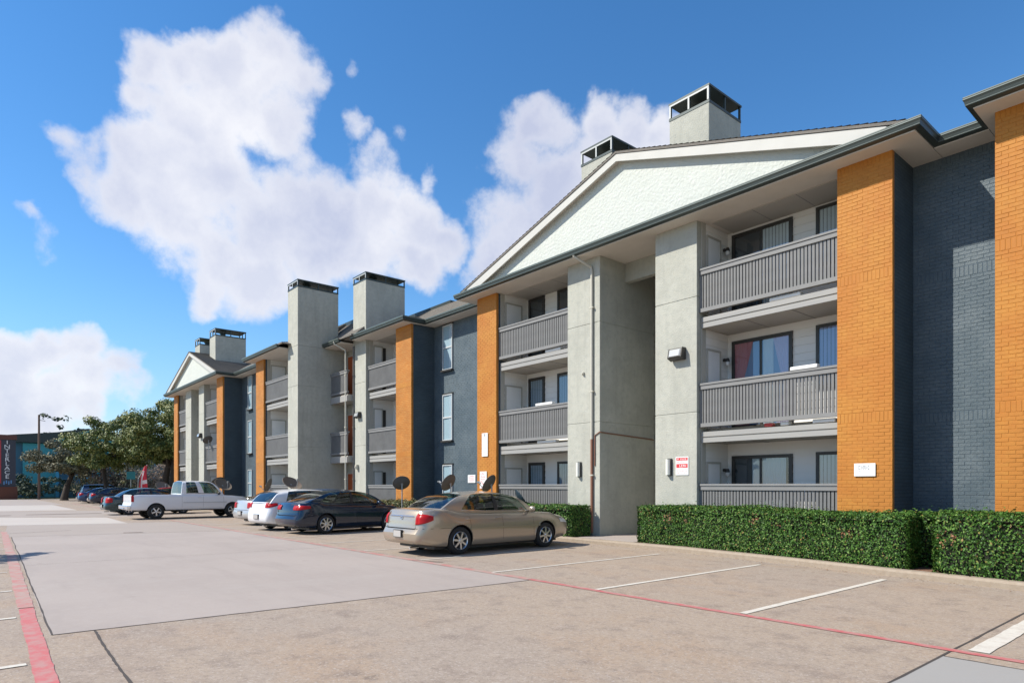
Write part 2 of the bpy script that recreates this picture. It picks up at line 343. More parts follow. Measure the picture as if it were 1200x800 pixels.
# stall lines on the building side
for x, y0, y1, w in [(-4.28, 7.42, 11.95, .10), (-6.72, 7.42, 12.3, .09), (-9.3, 7.44, 12.45, .08), (-1.82, 7.42, 11.7, .17), (.7, 7.4, 11.6, .1), (3.2, 7.4, 11.6, .1),
                     (-11.85, 7.5, 12.4, .08), (-14.4, 7.5, 12.4, .08), (-17.0, 7.5, 12.3, .08), (-19.6, 7.5, 12.3, .08), (-22.4, 7.5, 12.3, .08), (-25.3, 7.5, 12.3, .08),
                     (-28.2, 7.5, 12.3, .08), (-31.0, 7.5, 11.3, .08), (-37.5, 7.5, 11.3, .08), (-40.4, 7.5, 11.3, .08), (-43.2, 7.5, 11.3, .08)]:
    wob_line('stall_line', (x, y0), (x+.01, y1), w, .0130, M_line, .01, 30, jag=.08)
for x, y in [(-4.9, .40), (-7.2, .50), (-9.83, .56), (-12.37, .64), (-15.1, .70), (-17.8, .78), (-20.5, .86), (-23.2, .93)]:
    wob_line('stall_line', (x, y-.06), (x+.1, -4.4), .085, .0130, M_line, .01, 30, jag=.08)
# joints
for p0, p1, w in [((-8.45, .73), (-8.12, 7.3), .022), ((-8.45, .735), (-25.4, 1.18), .020), ((-8.4, 1.12), (-3.2, .95), .024), ((-2.02, -6), (-2.0, 12.0), .022), ((-2, 7.0), (6, 7.0), .02),
                  ((-25.43, 1.17), (-24.03, 7.3), .03), ((-33, 1.2), (-31.5, 6.4), .03), ((-16.2, 1.0), (-15.9, 7.2), .012), ((-42.05, .9), (-38.35, 5.7), .04), ((-27.3, 1.2), (-27.9, 3.0), .05)]:
    wob_line('joint', p0, p1, w, .0105, M_joint, .02, 60, jag=.45)
M_streak = mat('dark streak', (.10, .075, .06), .9, var=(6, .5, (.2, .16, .13)))  # mottled dark brown for the streaks on the lot
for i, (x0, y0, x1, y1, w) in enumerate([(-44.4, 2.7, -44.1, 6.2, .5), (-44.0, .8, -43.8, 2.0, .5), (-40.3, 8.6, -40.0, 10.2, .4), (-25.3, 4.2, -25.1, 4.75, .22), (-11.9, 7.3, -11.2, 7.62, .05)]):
    wob_line('tar_patch', (x0, y0), (x1, y1), w, .0136, M_streak, .1, 12, jag=.3)  # plain dark streaks; the name only seeds their ragged edges

# kerb with raised planting bed
kp = [(6.0, 11.9), (-1.0, 12.15), (-2.6, 12.28), (-4.3, 12.5), (-6.5, 12.85), (-9.3, 13.15), (-10.9, 13.2), (-13.4, 13.2), (-18, 13.15), (-28.2, 13.1), (-29.2, 12.9), (-30.3, 11.5), (-31.2, 11.3), (-56, 11.2), (-60, 11.6)]
def kerb():
    mb = MB(); vs = []
    prof = [(0, .0), (.0, .085), (.03, .125), (.16, .13), (.17, .0)]
    sub = []
    for i in range(len(kp)-1):
        for k in range(6): sub.append((Vector((*kp[i], 0)).lerp(Vector((*kp[i+1], 0)), k/6)))
    sub.append(Vector((*kp[-1], 0)))
    for i, p in enumerate(sub):
        t = (sub[min(i+1, len(sub)-1)] - sub[max(i-1, 0)]).normalized(); nn = Vector((t.y, -t.x, 0))
        if nn.y < 0: nn = -nn
        for a, z in prof: vs.append((p.x+nn.x*a, p.y+nn.y*a, .004+z+.004*noise.noise(Vector((p.x*3, a*9, z)))))
    m = len(prof); fs = []
    for i in range(len(sub)-1):
        for j in range(m-1): fs.append((i*m+j, (i+1)*m+j, (i+1)*m+j+1, i*m+j+1))
    mb.add(vs, fs); return mb.build('kerb', M_kerb, kind='structure', smooth=.6)
kerb()
bed = MB()
bed.add([(x, y+.14, .118) for x, y in kp] + [(-60, 24, .118), (6, 24, .118)], [tuple(range(len(kp)+2))])
bed.build('planting_bed', M_mulch, kind='structure')
sheet('path', [(-12.95, 13.3), (-10.85, 13.3), (-10.85, 22), (-12.95, 22)], .126, M_slab)
sheet('path', [(-30.5, 13.2), (-28.8, 13.2), (-28.8, 20), (-30.5, 20)], .126, M_slab)

# ------------------------------------------------------------------ apartment buildings
FL = [0.15, 3.1, 6.05]          # floor levels
ZS = 8.42                       # soffit height
BR_L, BR_H, BR_C = .20, .0695, .0758
def brick_me(m, l, h, d=.004):
    mb = MB(); c = .004
    vs = [(0,0,0),(l,0,0),(l,0,h),(0,0,h),(c,-d,c),(l-c,-d,c),(l-c,-d,h-c),(c,-d,h-c)]
    mb.add(vs, [(4,5,6,7),(0,1,5,4),(1,2,6,5),(2,3,7,6),(3,0,4,7)])
    return mb.mesh('brick', m)
def brick_layout(x0, x1, z0, z1, soldiers=()):
    """list of (x, z, l, h) running bond, soldier courses at the given heights"""
    out = []; z = z0; k = 0; rows = []
    sol = sorted(soldiers)
    while z < z1-.03:
        if sol and z >= sol[0]-.001:
            n = int((x1-x0)/BR_C); p = (x1-x0)/n
            out += [(x0+i*p+.004, z+.004, p-.009, .2) for i in range(n)]; z += .21; sol.pop(0); continue
        h = min(BR_H, z1-z-.005); x = x0 + (0 if k % 2 == 0 else -(BR_L+.01)/2)
        while x < x1-.01:
            a = max(x, x0)+.001; b = min(x+BR_L+.004, x1-.001)
            if b-a > .02: out.append((a, z+.004, b-a, h))
            x += BR_L+.01
        z += BR_C; k += 1
    return out
IND_BRICKS = []                 # bricks of the near building that may be singled out
def brick_face(parent, org, x0, x1, y, z0, z1, m, soldiers=(), indiv=0, name='brickwork'):
    """real bricks on a wall facing -Y; the nearest 'indiv' of them are objects, the rest one mesh"""
    lay = brick_layout(x0, x1, z0, z1, soldiers)
    lay.sort(key=lambda b: (b[0]**2 + y*y + (b[1]-HC)**2))
    cache = {}; rr = random.Random(int(x0*100)); ox, oy, oz = org
    for x, z, l, h in lay[:indiv]:
        key = (round(l, 2), round(h, 3))
        if key not in cache: cache[key] = brick_me(m, l, h)
        inst('brick', cache[key], parent, (x-ox, y-oy-rr.uniform(0, .004), z-oz), 0)
    mb = MB(); c = .004
    for x, z, l, h in lay[indiv:]:
        d = .003+rr.uniform(0, .004)
        vs = [(x,y,z),(x+l,y,z),(x+l,y,z+h),(x,y,z+h),(x+c,y-d,z+c),(x+l-c,y-d,z+c),(x+l-c,y-d,z+h-c),(x+c,y-d,z+h-c)]
        mb.add(vs, [(4,5,6,7),(0,1,5,4),(1,2,6,5),(2,3,7,6),(3,0,4,7)])
    if mb.v: mb.build(name, m, parent, org, kind='stuff')

def orange_pillar(b, org, x0, x1, Y0, z1=ZS, real=0, depth=1.16, bricks=False):
    mb = MB(); mb.box(x0, x1, Y0+.10, Y0+depth+.2, .05, z1, 0)
    mb.box(x0, x1, Y0, Y0+.098, .05, z1, 1)
    o = mb.build('brick_pillar', [M_navy_far, M_mortar_o if bricks else M_orange_far], b, org)
    if bricks: brick_face(o, org, x0, x1, Y0, .12, z1-.01, M_orange, soldiers=(2.86, 5.80, z1-.22), indiv=real)
    else:
        # soldier courses still show as slightly proud bands
        mb = MB()
        for z in (2.86, 5.80, z1-.22):
            n = int((x1-x0)/BR_C); p = (x1-x0)/n
            for i in range(n): mb.box(x0+i*p+.003, x0+(i+1)*p-.003, Y0-.005, Y0-.001, z, z+.2)
        mb.build('soldier_course', M_orange, o, org, kind='stuff')
    return o
def stucco_pillar(b, org, x0, x1, Y0, y1, z1=ZS, name='stucco_pier'):
    mb = MB(); cuts = [.05, 3.50, 6.47, z1]
    if z1 > 9: cuts = [.05, 3.50, 6.47, 9.3, z1]
    for i in range(len(cuts)-1):
        mb.box(x0, x1, Y0, y1, cuts[i]+(.008 if i else 0), cuts[i+1]-(.008 if i < len(cuts)-2 else 0))
    mb.box(x0+.012, x1-.012, Y0+.012, y1-.012, .06, z1-.01)
    return mb.build(name, M_stucco, b, org, bevel=.008)

def window(b, org, x0, x1, y, z0, z1, frame=M_brown, fw=.06, name='window', panes=1, horiz=False, curtain=None, sill=None, back=M_room, meeting=None):
    """opening on a wall facing -Y: frame proud of the wall, glass, something behind it"""
    mb = MB(); d = .05
    mb.box(x0, x1, y-d, y+.02, z0, z0+fw); mb.box(x0, x1, y-d, y+.02, z1-fw, z1)
    mb.box(x0, x0+fw, y-d+.002, y+.02, z0+fw, z1-fw); mb.box(x1-fw, x1, y-d+.002, y+.02, z0+fw, z1-fw)
    xs = [x0+fw, x1-fw]; zs = [z0+fw, z1-fw]
    if panes == 2:
        xm = (x0+x1)/2; mb.box(xm-fw*.4, xm+fw*.4, y-d+.004, y+.02, z0+fw, z1-fw); xs = [x0+fw, xm-fw*.4, xm+fw*.4, x1-fw]
    if horiz:
        zm = (z0+z1)/2; mb.box(x0+fw, x1-fw, y-d+.004, y+.02, zm-.03, zm+.03); zs = [z0+fw, zm-.03, zm+.03, z1-fw]
    o = mb.build(name, frame, b, org)
    MB().box(x0+fw, x1-fw, y-.006, y+.01, z0+fw, z1-fw).build('room_backing', back, o, org)
    for i in range(0, len(xs), 2):
        for j in range(0, len(zs), 2):
            p = MB(); yy = y-.034-(.008 if i else 0)
            p.add([(xs[i], yy, zs[j]), (xs[i+1], yy, zs[j]), (xs[i+1], yy, zs[j+1]), (xs[i], yy, zs[j+1])], [(0, 1, 2, 3)]); p.build('pane', M_glass, o, org)
    if sill: MB().box(x0-.05, x1+.05, y-.12, y, z0-.07, z0-.001).build('sill', sill, o, org)
    def drape(cx0, cx1, m, cname, tie=0, side=1, folds=9, zt=None, zb=None):
        zt = zt or z1-fw; zb = zb or z0+fw; mb = MB(); nf = folds*4
        def P(u, v):
            w = (cx1-cx0); k = 1
            if tie: k = .25+.75*abs(v-.42)/.58 if v < .42 else .25+.75*((v-.42)/.58)**.8; k = max(.25, k)
            xx = cx0 + u*w*k if side > 0 else cx1 - u*w*k
            return (xx, y-.018+.008*sin(u*folds*2*pi), zb+(zt-zb)*v)
        mb.grid(P, nf, 10 if tie else 1); mb.build(cname, m, o, org, smooth=4)
    def slats(cx0, cx1, m):
        k = max(2, int((cx1-cx0)/.085)); p = (cx1-cx0)/k; mb = MB()
        for i in range(k): mb.add([(cx0+i*p+.004, y-.012, z0+fw), (cx0+(i+1)*p-.004, y-.022, z0+fw), (cx0+(i+1)*p-.004, y-.022, z1-fw), (cx0+i*p+.004, y-.012, z1-fw)], [(0,1,2,3)])
        mb.build('blinds', m, o, org, kind='stuff')
    if curtain: curtain(drape, slats, xs, z0+fw, z1-fw)
    return o

def lap_boards(parent, org, p0, p1, z0, z1, single=False, m=M_siding, pitch=.2):
    """lap siding between two plan points, outward = right-hand side of p0->p1"""
    p0 = Vector((*p0, 0)); p1 = Vector((*p1, 0)); L = (p1-p0).length; d = (p1-p0)/L; nn = Vector((d.y, -d.x, 0)); ang = math.atan2(d.y, d.x)
    def prof(mb, z, h, T=lambda x, y, zz: (x, y, zz)):
        a = [(0, 0), (-.022, 0), (-.006, h), (0, h)]
        vs = [T(0, p[0], z+p[1]) for p in a] + [T(L, p[0], z+p[1]) for p in a]
        mb.add(vs, [(0,1,5,4)[::-1], (1,2,6,5)[::-1], (2,3,7,6)[::-1], (0,1,2,3), (7,6,5,4)])
    n = max(1, round((z1-z0)/pitch)); h = (z1-z0)/n
    if single:
        mb = MB(); prof(mb, 0, h-.002); me = mb.mesh('siding_board', m)
        for i in range(n): inst('siding_board', me, parent, (p0.x-org[0], p0.y-org[1], z0+i*h-org[2]), ang)
    else:
        mb = MB()
        T = lambda x, y, zz: tuple(p0 + d*x - nn*y + Vector((0, 0, zz)))
        for i in range(n): prof(mb, z0+i*h, h-.002, T)
        mb.build('siding', m, parent, org, kind='stuff')

def balcony_rail(p, org, x0, x1, Y, zt, zb, near, ground=False, fl=0):
    MB().box(x0, x1, Y-.075, Y+.10, zt-.055, zt).build('railing_cap', M_rail, p, org, bevel=.006)
    MB().box(x0+.01, x1-.01, Y-.055, Y+.03, zt-.155, zt-.058).build('rail_board', M_rail, p, org)
    MB().box(x0+.01, x1-.01, Y-.060, Y+.05, zb+.02, zb+.115).build('rail_board', M_rail, p, org)
    pitch = .0835; k = int((x1-x0-.04)/pitch); pitch = (x1-x0-.04)/k; h = zt-.10-zb-.06
    me = MB().box(-.028, .028, -.012, .034, 0, h).mesh('baluster', M_bal)
    rr = random.Random(int(x0*37+zt*11))
    if near:
        for i in range(k): inst('baluster', me, p, (x0+.02+(i+.5)*pitch-org[0], Y-.012+rr.uniform(-.003, .003)-org[1], zb+.06-org[2]))
    else:
        mb = MB()
        for i in range(k):
            x = x0+.02+(i+.5)*pitch; mb.box(x-.025, x+.025, Y-.024, Y+.008, zb+.06, zb+.012+h)
        mb.build('balusters', M_bal, p, org, kind='stuff')
    MB().box(x0+.0, x0+.05, Y-.03, Y+.04, zb+.12, zt-.16).build('rail_post', M_rail, p, org)

def balcony_bay(b, org, x0, x1, Y0, near, side=1, doors=None, fl_list=(0, 1, 2), depth=1.45):
    yb = Y0+depth; Yr = Y0+.15
    for i in fl_list:
        f = FL[i]
        p = None
        if i == 0:
            mb = MB().box(x0, x1, Y0+.10, yb, .02, .15)
            p = mb.build('balcony', M_panel, b, org); balcony_rail(p, org, x0, x1, Yr, 1.65, .34, near, True)
        else:
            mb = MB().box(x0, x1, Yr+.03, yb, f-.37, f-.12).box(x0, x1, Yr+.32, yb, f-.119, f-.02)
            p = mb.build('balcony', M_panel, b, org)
            for za, zb_ in ((f-.39, f-.268), (f-.240, f-.115)):
                MB().box(x0+.03, x1, Yr, Yr+.028, za, zb_).build('fascia_board', M_fascia, p, org, bevel=.004)
            # seams of the underside panels
            mb = MB()
            for xx in (x0+(x1-x0)*.34, x0+(x1-x0)*.68): mb.box(xx-.008, xx+.008, Yr+.04, yb-.01, f-.378, f-.371)
            mb.build('panel_seam', M_rail, p, org)
            balcony_rail(p, org, x0, x1, Yr, f+1.13, f-.01, near)
        w = MB().box(x0, x1, yb, yb+.2, f-.30 if i else .0, (FL[i+1]-.37 if i < 2 else ZS+.06)).build('balcony_wall', M_siding, b, org)
        top = (FL[i+1]-.372 if i < 2 else ZS+.04)
        lap_boards(w, org, (x0, yb-.001), (x1, yb-.001), f, top, single=near)
        # the end wall that faces the camera side
        lap_boards(w, org, (x0+.001, Y0+.36), (x0+.001, yb-.004), f, top, single=near)
        MB().box(x0, x0+.03, Y0+.18, Y0+.355, f, top).build('corner_trim', M_trim, w, org)
    return yb

def store_door(b, org, x, y0, y1, z0, z1):
    mb = MB(); mb.box(x, x+.035, y0, y1, z0, z1); 
    o = mb.build('storage_door', M_door_w, b, org, bevel=.004)
    mb = MB(); t = .05
    mb.box(x, x+.05, y0-t, y0-.002, z0, z1+t); mb.box(x, x+.05, y1+.002, y1+t, z0, z1+t); mb.box(x, x+.05, y0, y1, z1+.002, z1+t)
    mb.build('door_frame', M_trim, o, org)
    MB().box(x+.036, x+.075, y1-.12, y1-.08, z0+.95, z0+1.0).build('door_knob', M_brown, o, org)
def jar_lamp(b, org, x, y, z, m=None):
    mb = MB(); mb.tube([(x+.02, y, z), (x+.07, y, z)], .045, 10); mb.tube([(x+.06, y, z+.01), (x+.14, y, z-.01)], .022, 8)
    mb.tube([(x+.14, y, z+.04), (x+.14, y, z-.02), (x+.14, y, z-.06)], [.035, .06, .062], 12)
    o = mb.build('wall_lamp', M_brown, b, org, smooth=.7)
    MB().tube([(x+.14, y, z-.062), (x+.14, y, z-.12), (x+.14, y, z-.16)], [.058, .06, .03], 12).build('lamp_glass', mat('frosted lamp glass', (.62, .62, .60), .4), o, org, smooth=.7)

def gutter(b, org, pts, z=8.44, name='gutter'):
    """K-style gutter along a plan polyline; outward on the -Y / right side"""
    mb = MB(); P = [Vector((x, y, 0)) for x, y in pts]; prof = [(0, 0), (-.02, 0), (-.10, .03), (-.115, .10), (-.13, .135), (-.13, .185), (-.112, .188), (-.11, .15), (0, .14)]
    rows = []
    for i, p in enumerate(P):
        def nrm(a, c): d = (c-a).normalized(); return Vector((d.y, -d.x, 0))
        ns = []
        if i > 0: ns.append(nrm(P[i-1], p))
        if i < len(P)-1: ns.append(nrm(p, P[i+1]))
        nn = sum(ns, Vector()); nn = nn.normalized()/max(.3, nn.normalized().dot(ns[0]))
        rows.append([tuple(p - nn*a + Vector((0, 0, z+h))) for a, h in prof])
    k = len(prof)
    for i in range(len(rows)-1):
        mb.add(rows[i]+rows[i+1], [(j, j+1, j+1+k, j+k) for j in range(k-1)])
        if i == 0: mb.add(rows[0], [tuple(range(k))])
    mb.add(rows[-1], [tuple(range(k))])
    o = mb.build(name, M_gutter, b, org)
    lp = MB()
    for i in range(len(rows)-1):
        for j0, up in ((4, .0), (5, -.018), (2, .012)):
            a, c = Vector(rows[i][j0]), Vector(rows[i+1][j0]); d = (c-a).normalized(); nn = Vector((d.y, -d.x, 0))*.004; u = Vector((0, 0, up))
            lp.add([a+nn+u, c+nn+u, c+nn+u+Vector((0, 0, .018)), a+nn+u+Vector((0, 0, .018)), ], [(0, 1, 2, 3)])
    lp.build('gutter_lip', M_gutter2, o, org)
    return o
def soffit(b, org, rects, z=ZS):
    for x0, x1, y0, y1 in rects:
        o = MB().box(x0, x1, y0, y1, z, z+.05).build('soffit', M_soffit, b, org)
def roof_slab(b, org, quads, th=.1, m=M_shingle, name='roof'):
    mb = MB()
    for q in quads:
        k = len(q); lo = [(x, y, z-th) for x, y, z in q]
        mb.add(list(q)+lo, [tuple(range(k)), tuple(range(2*k-1, k-1, -1))] + [(i, i+k, (i+1) % k+k, (i+1) % k) for i in range(k)])
    return mb.build(name, m, b, org)
def shingle_courses(parent, org, a, bpt, c, dpt, n, m=M_shingle):
    """overlapping shingle courses on the slope a-b (eave) to d-c (ridge)"""
    A, B_, C_, D_ = map(Vector, (a, bpt, c, dpt)); mb = MB(); up = Vector((0, 0, 1))
    for i in range(n):
        t0, t1 = i/n, (i+1)/n; p0, p1 = A.lerp(D_, t0), B_.lerp(C_, t0); q0, q1 = A.lerp(D_, t1), B_.lerp(C_, t1)
        mb.add([p0+up*.002, p1+up*.002, p1+up*.028, p0+up*.028, q1+up*.006, q0+up*.006], [(0,1,2,3), (3,2,4,5)])
    return mb.build('shingle_courses', m, parent, org, kind='stuff')

def chimney_cap(b, org, x0, x1, y0, y1, z0, z1):
    """open metal spark cage on a chimney"""
    mb = MB(); t = .05
    o = MB().box(x0-.02, x1+.02, y0-.02, y1+.02, z1-.05, z1).build('chimney_cap', M_metal_dk, b, org)
    xm, ym = (x0+x1)/2, (y0+y1)/2
    posts = [(x0, y0), (x1-t, y0), (x0, y1-t), (x1-t, y1-t), (xm-t/2, y0), (xm-t/2, y1-t), (x0, ym-t/2), (x1-t, ym-t/2)]
    for x, y in posts: mb.box(x, x+t, y, y+t, z0+.002, z1-.052)
    mb.box(x0-.012, x1+.012, y0-.012, y0, z0-.03, z0+.04); mb.box(x1, x1+.012, y0+.001, y1, z0-.03, z0+.04)
    mb.build('cap_post', M_metal_dk, o, org, kind='stuff')
    f = MB()
    for x in (x0+.001, x1-t-.001, xm-t/2): f.box(x, x+t, y0-.014, y0-.002, z0+.05, z1-.06)
    f.box(x0, x1, y0-.016, y0-.003, z1-.10, z1-.052)
    f.build('cap_trim', M_metal_lt, o, org)
    fl = MB(); fl.tube([(xm, y0+(y1-y0)*.33, z0), (xm, y0+(y1-y0)*.33, z0+.25)], .15, 12); fl.tube([(xm, y0+(y1-y0)*.33, z0+.25), (xm, y0+(y1-y0)*.33, z0+.3)], .2, 12)
    fl.build('flue', M_metal_dk, o, org, smooth=.7)
def chimney(b, org, x0, x1, y0, y1, z0, zs, zt):
    MB().box(x0, x1, y0, y1, z0, zs).build('chimney', M_stucco, b, org, bevel=.01)
    chimney_cap(b, org, x0, x1, y0, y1, zs, zt)

def gable(b, org, xl, xr, xc, Yf, yb, zap, ze=8.63, Yw=None):
    """gable roof with a white pediment over a straight gutter"""
    Yw = Yw or Yf+.20
    sl = (zap-ze)/((xr-xl)/2)
    q = [[(xl, Yf-.02, ze), (xc, Yf-.02, zap), (xc, yb, zap), (xl, yb, ze)], [(xc, Yf-.02, zap), (xr, Yf-.02, ze), (xr, yb, ze), (xc, yb, zap)]]
    r = roof_slab(b, org, q, .06)
    shingle_courses(r, org, (xl, Yf-.02, ze+.004), (xl, yb, ze+.004), (xc, yb, zap+.004), (xc, Yf-.02, zap+.004), 44)
    shingle_courses(r, org, (xr, yb, ze+.004), (xr, Yf-.02, ze+.004), (xc, Yf-.02, zap+.004), (xc, yb, zap+.004), 44)
    # rake boards, each a sloping plank
    for s, xe in ((1, xl), (-1, xr)):
        e = xe + s*.5; ez = ze + .5*sl
        mb = MB(); h = .20
        pts = [(e, ez-.07), (xc, zap-.07), (xc, zap-.07-h), (e+s*(h/sl)*.0, ez-.07-h if ez-.07-h > ZS+.02 else ZS+.02)]
        mb.prism([pts[0], pts[1], pts[2], (xe+s*.85, ze-.10) if True else pts[3]], 'y', Yf, Yf+.04)
        mb.build('rake_board', mat('white grey rake paint', (.50, .495, .46), .7, var=(2, .4, (.43, .425, .39))), b, org)
    # underside of the rake overhang
    mb = MB()
    mb.prism([(xl+.2, ze-.01), (xc, zap-.15), (xr-.2, ze-.01), (xr-.6, ze-.03), (xc, zap-.20), (xl+.6, ze-.03)], 'y', Yf+.042, Yw+.02)
    mb.build('rake_soffit', M_soffit, b, org)
    mb = MB(); mb.prism([(xl+.3, ZS+.05), (xr-.3, ZS+.05), (xr-.3, ze+.02), (xc, zap-.2), (xl+.3, ze+.02)], 'y', Yw, Yw+.15)
    mb.build('pediment', M_stucco_w, b, org)

def downspout(b, org, x, y, ztop, zbot, m=M_tan, elbow=True, yg=None):
    pts = []
    if elbow and yg is not None: pts = [(x-.32, yg, ztop+.2), (x-.30, yg+.02, ztop+.08), (x-.02, y-.05, ztop-.22), (x, y-.045, ztop-.36)]
    else: pts = [(x, y-.045, ztop)]
    pts += [(x, y-.045, zbot)]
    mb = MB(); mb.tube(pts, .042, 8)
    o = mb.build('downspout', m, b, org, smooth=.7)
    for z in (1.9, 4.4, 6.9): MB().box(x-.07, x+.07, y-.09, y-.001, z, z+.04).build('strap', m, o, org)
    return o

ORG1 = (-12, 14.4, 0)
bl1 = empty('apartment_building', ORG1, 'near three storey building with the large white pediment over orange and grey pillars', 'apartment building')
Y0 = 14.4
# piers and pillars
orange_pillar(bl1, ORG1, -6.08, -4.99, Y0, bricks=True, real=100)
orange_pillar(bl1, ORG1, -3.28, -2.16, Y0, bricks=True, real=195)
orange_pillar(bl1, ORG1, -18.88, -17.77, Y0, bricks=True, real=0)
orange_pillar(bl1, ORG1, -24.71, -23.45, Y0)
stucco_pillar(bl1, ORG1, -10.89, -9.58, Y0, Y0+5)
stucco_pillar(bl1, ORG1, -14.24, -12.90, Y0, Y0+2.6)
stucco_pillar(bl1, ORG1, -28.74, -27.46, Y0, Y0+1.6, ZS)
# recessed navy brick walls
def navy_wall(b, org, x0, x1, Y, z1=ZS, real=False, z0=.05):
    o = MB().box(x0, x1, Y, Y+.3, z0, z1).build('brick_wall', M_mortar_n if real else M_navy_far, b, org)
    if real: brick_face(o, org, x0, x1, Y, .12, z1-.01, M_navy, soldiers=(2.86, 5.80, z1-.22))
    return o
navy_wall(bl1, ORG1, -4.99, -3.28, Y0+1.16, real=True)
navy_wall(bl1, ORG1, -23.45, -18.88, Y0+1.16, real=True)
for z0, z1 in ((.95, 2.48), (3.50, 5.43), (6.46, 8.34)):
    def cw(drape, slats, xs, a, c): drape(xs[-1]-.2, xs[-1], M_curt_w, 'curtain', side=-1, folds=3)
    window(bl1, ORG1, -22.74, -22.05, Y0+1.16-.02, z0, z1, frame=mat('weathered window frame', (.48, .50, .50), .5), fw=.038, horiz=True, curtain=cw, back=mat('pale blue blind', (.52, .62, .66), .7), sill=M_brown)
    MB().box(-22.78, -22.01, Y0+1.16-.05, Y0+1.16, z1+.01, z1+.06).build('lintel_edge', M_brown, bl1, ORG1)

# balconies of the near building
yb = balcony_bay(bl1, ORG1, -9.575, -6.085, Y0, True)
def cw_top(drape, slats, xs, a, c): slats(xs[2], xs[3], M_blind)
def cw_mid(drape, slats, xs, a, c):
    drape(xs[0], xs[0]+.52, M_curt_p, 'curtain', tie=1, side=1, folds=5); drape(xs[3]-.42, xs[3], M_curt_l, 'curtain', tie=1, side=-1, folds=5); drape(xs[2]+.02, xs[2]+.3, M_curt_w, 'curtain', side=1, folds=3)
def cw_gnd(drape, slats, xs, a, c):
    drape(xs[0]+.5, xs[1], M_curt_w, 'curtain', folds=5); drape(xs[2], xs[3]-.08, M_curt_w, 'curtain', folds=9)
for f, zt, cw, bk in ((FL[2], 8.32, cw_top, M_room), (FL[1], 5.47, cw_mid, M_roomblue), (FL[0], 2.40, cw_gnd, M_room)):
    window(bl1, ORG1, -9.42, -7.76, yb-.02, f+.02, zt, fw=.085, name='sliding_door', panes=2, curtain=cw, back=bk)
    def cwb(drape, slats, xs, a, c): slats(xs[0], xs[1], M_blind if f != FL[1] else mat('lilac blind', (.42, .45, .66), .7))
    window(bl1, ORG1, -7.17, -6.1, yb-.02, f+.85, zt+.02, fw=.075, name='window', curtain=cwb)
    store_door(bl1, ORG1, -9.565, Y0+.42, Y0+.98, f+.02, f+2.03)
    jar_lamp(bl1, ORG1, -9.57, Y0+1.2, f+1.87)
yb = balcony_bay(bl1, ORG1, -17.765, -14.245, Y0, True)
for f, zt in ((FL[2], 8.42), (FL[1], 5.50), (FL[0], 2.44)):
    def cwa(drape, slats, xs, a, c): slats(xs[0], xs[-1], mat('grey blue blind', (.36, .44, .52), .7))
    window(bl1, ORG1, -17.62, -16.78, yb-.02, f+.02, min(zt, 8.38), fw=.1, name='balcony_door', curtain=cwa if f != FL[2] else None)
    window(bl1, ORG1, -16.12, -15.0, yb-.02, f+.85, min(zt, 8.38), fw=.08, name='window', curtain=cwa if f != FL[2] else None)
    store_door(bl1, ORG1, -17.755, Y0+.42, Y0+1.12, f+.02, f+2.05)
# balcony bay beside the near chimney
yb = balcony_bay(bl1, ORG1, -27.455, -24.715, Y0, False)
for f in FL:
    window(bl1, ORG1, -26.6, -25.7, yb-.02, f+.02, f+2.2, fw=.07, name='balcony_door')
    d_ = store_door(bl1, ORG1, -27.44, Y0+.42, Y0+.80, f+.02, f+2.1)
    MB().box(-27.44, -27.40, Y0+.86, Y0+1.02, f+.02, f+2.1).build('dark_jamb', M_brown, bl1, ORG1)
    jar_lamp(bl1, ORG1, -26.9, yb-.06, f+1.7)
# bay beyond the right edge of the picture
yb = balcony_bay(bl1, ORG1, -2.155, 1.4, Y0, False)
stucco_pillar(bl1, ORG1, 1.4, 2.7, Y0, Y0+1.6)
for f in FL: window(bl1, ORG1, -1.9, -.3, yb-.02, f+.02, f+2.2, fw=.085, name='sliding_door', panes=2)
MB().box(2.71, 13, Y0+.8, Y0+1.1, .05, ZS).build('wall', M_stucco, bl1, ORG1)

# breezeway between the grey piers
mb = MB(); mb.box(-12.90, -10.89, Y0+5.2, Y0+5.4, .05, ZS); mb.box(-14.2, -12.905, Y0+2.62, Y0+5.2, .05, ZS)
mb.build('breezeway_wall', M_stucco, bl1, ORG1)
MB().box(-12.89, -10.90, Y0+1.15, Y0+1.35, 7.85, ZS-.002).build('breezeway_beam', M_stucco, bl1, ORG1)
for f in FL[1:]:
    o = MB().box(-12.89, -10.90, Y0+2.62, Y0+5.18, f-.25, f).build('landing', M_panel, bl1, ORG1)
    mb = MB(); mb.box(-12.89, -10.9, Y0+2.62, Y0+2.68, f+.98, f+1.06); mb.box(-12.89, -10.9, Y0+2.62, Y0+2.68, f+.06, f+.12)
    mb.build('landing_rail', M_rail, o, ORG1)
    mb = MB()
    for i in range(18): mb.box(-12.83+i*.108, -12.79+i*.108, Y0+2.63, Y0+2.67, f+.121, f+.979)
    mb.build('landing_balusters', M_bal, o, ORG1, kind='stuff')
# stairs inside the breezeway
mb = MB()
for i in range(15): mb.box(-12.0, -10.95, Y0+2.7+i*.0, Y0+2.9, .13, .13) if False else mb.box(-12.88, -11.95, Y0+2.75+i*.15, Y0+2.95+i*.15, .13+i*.185, .19+i*.185)
mb.build('stair_tread', M_panel, bl1, ORG1, kind='stuff')

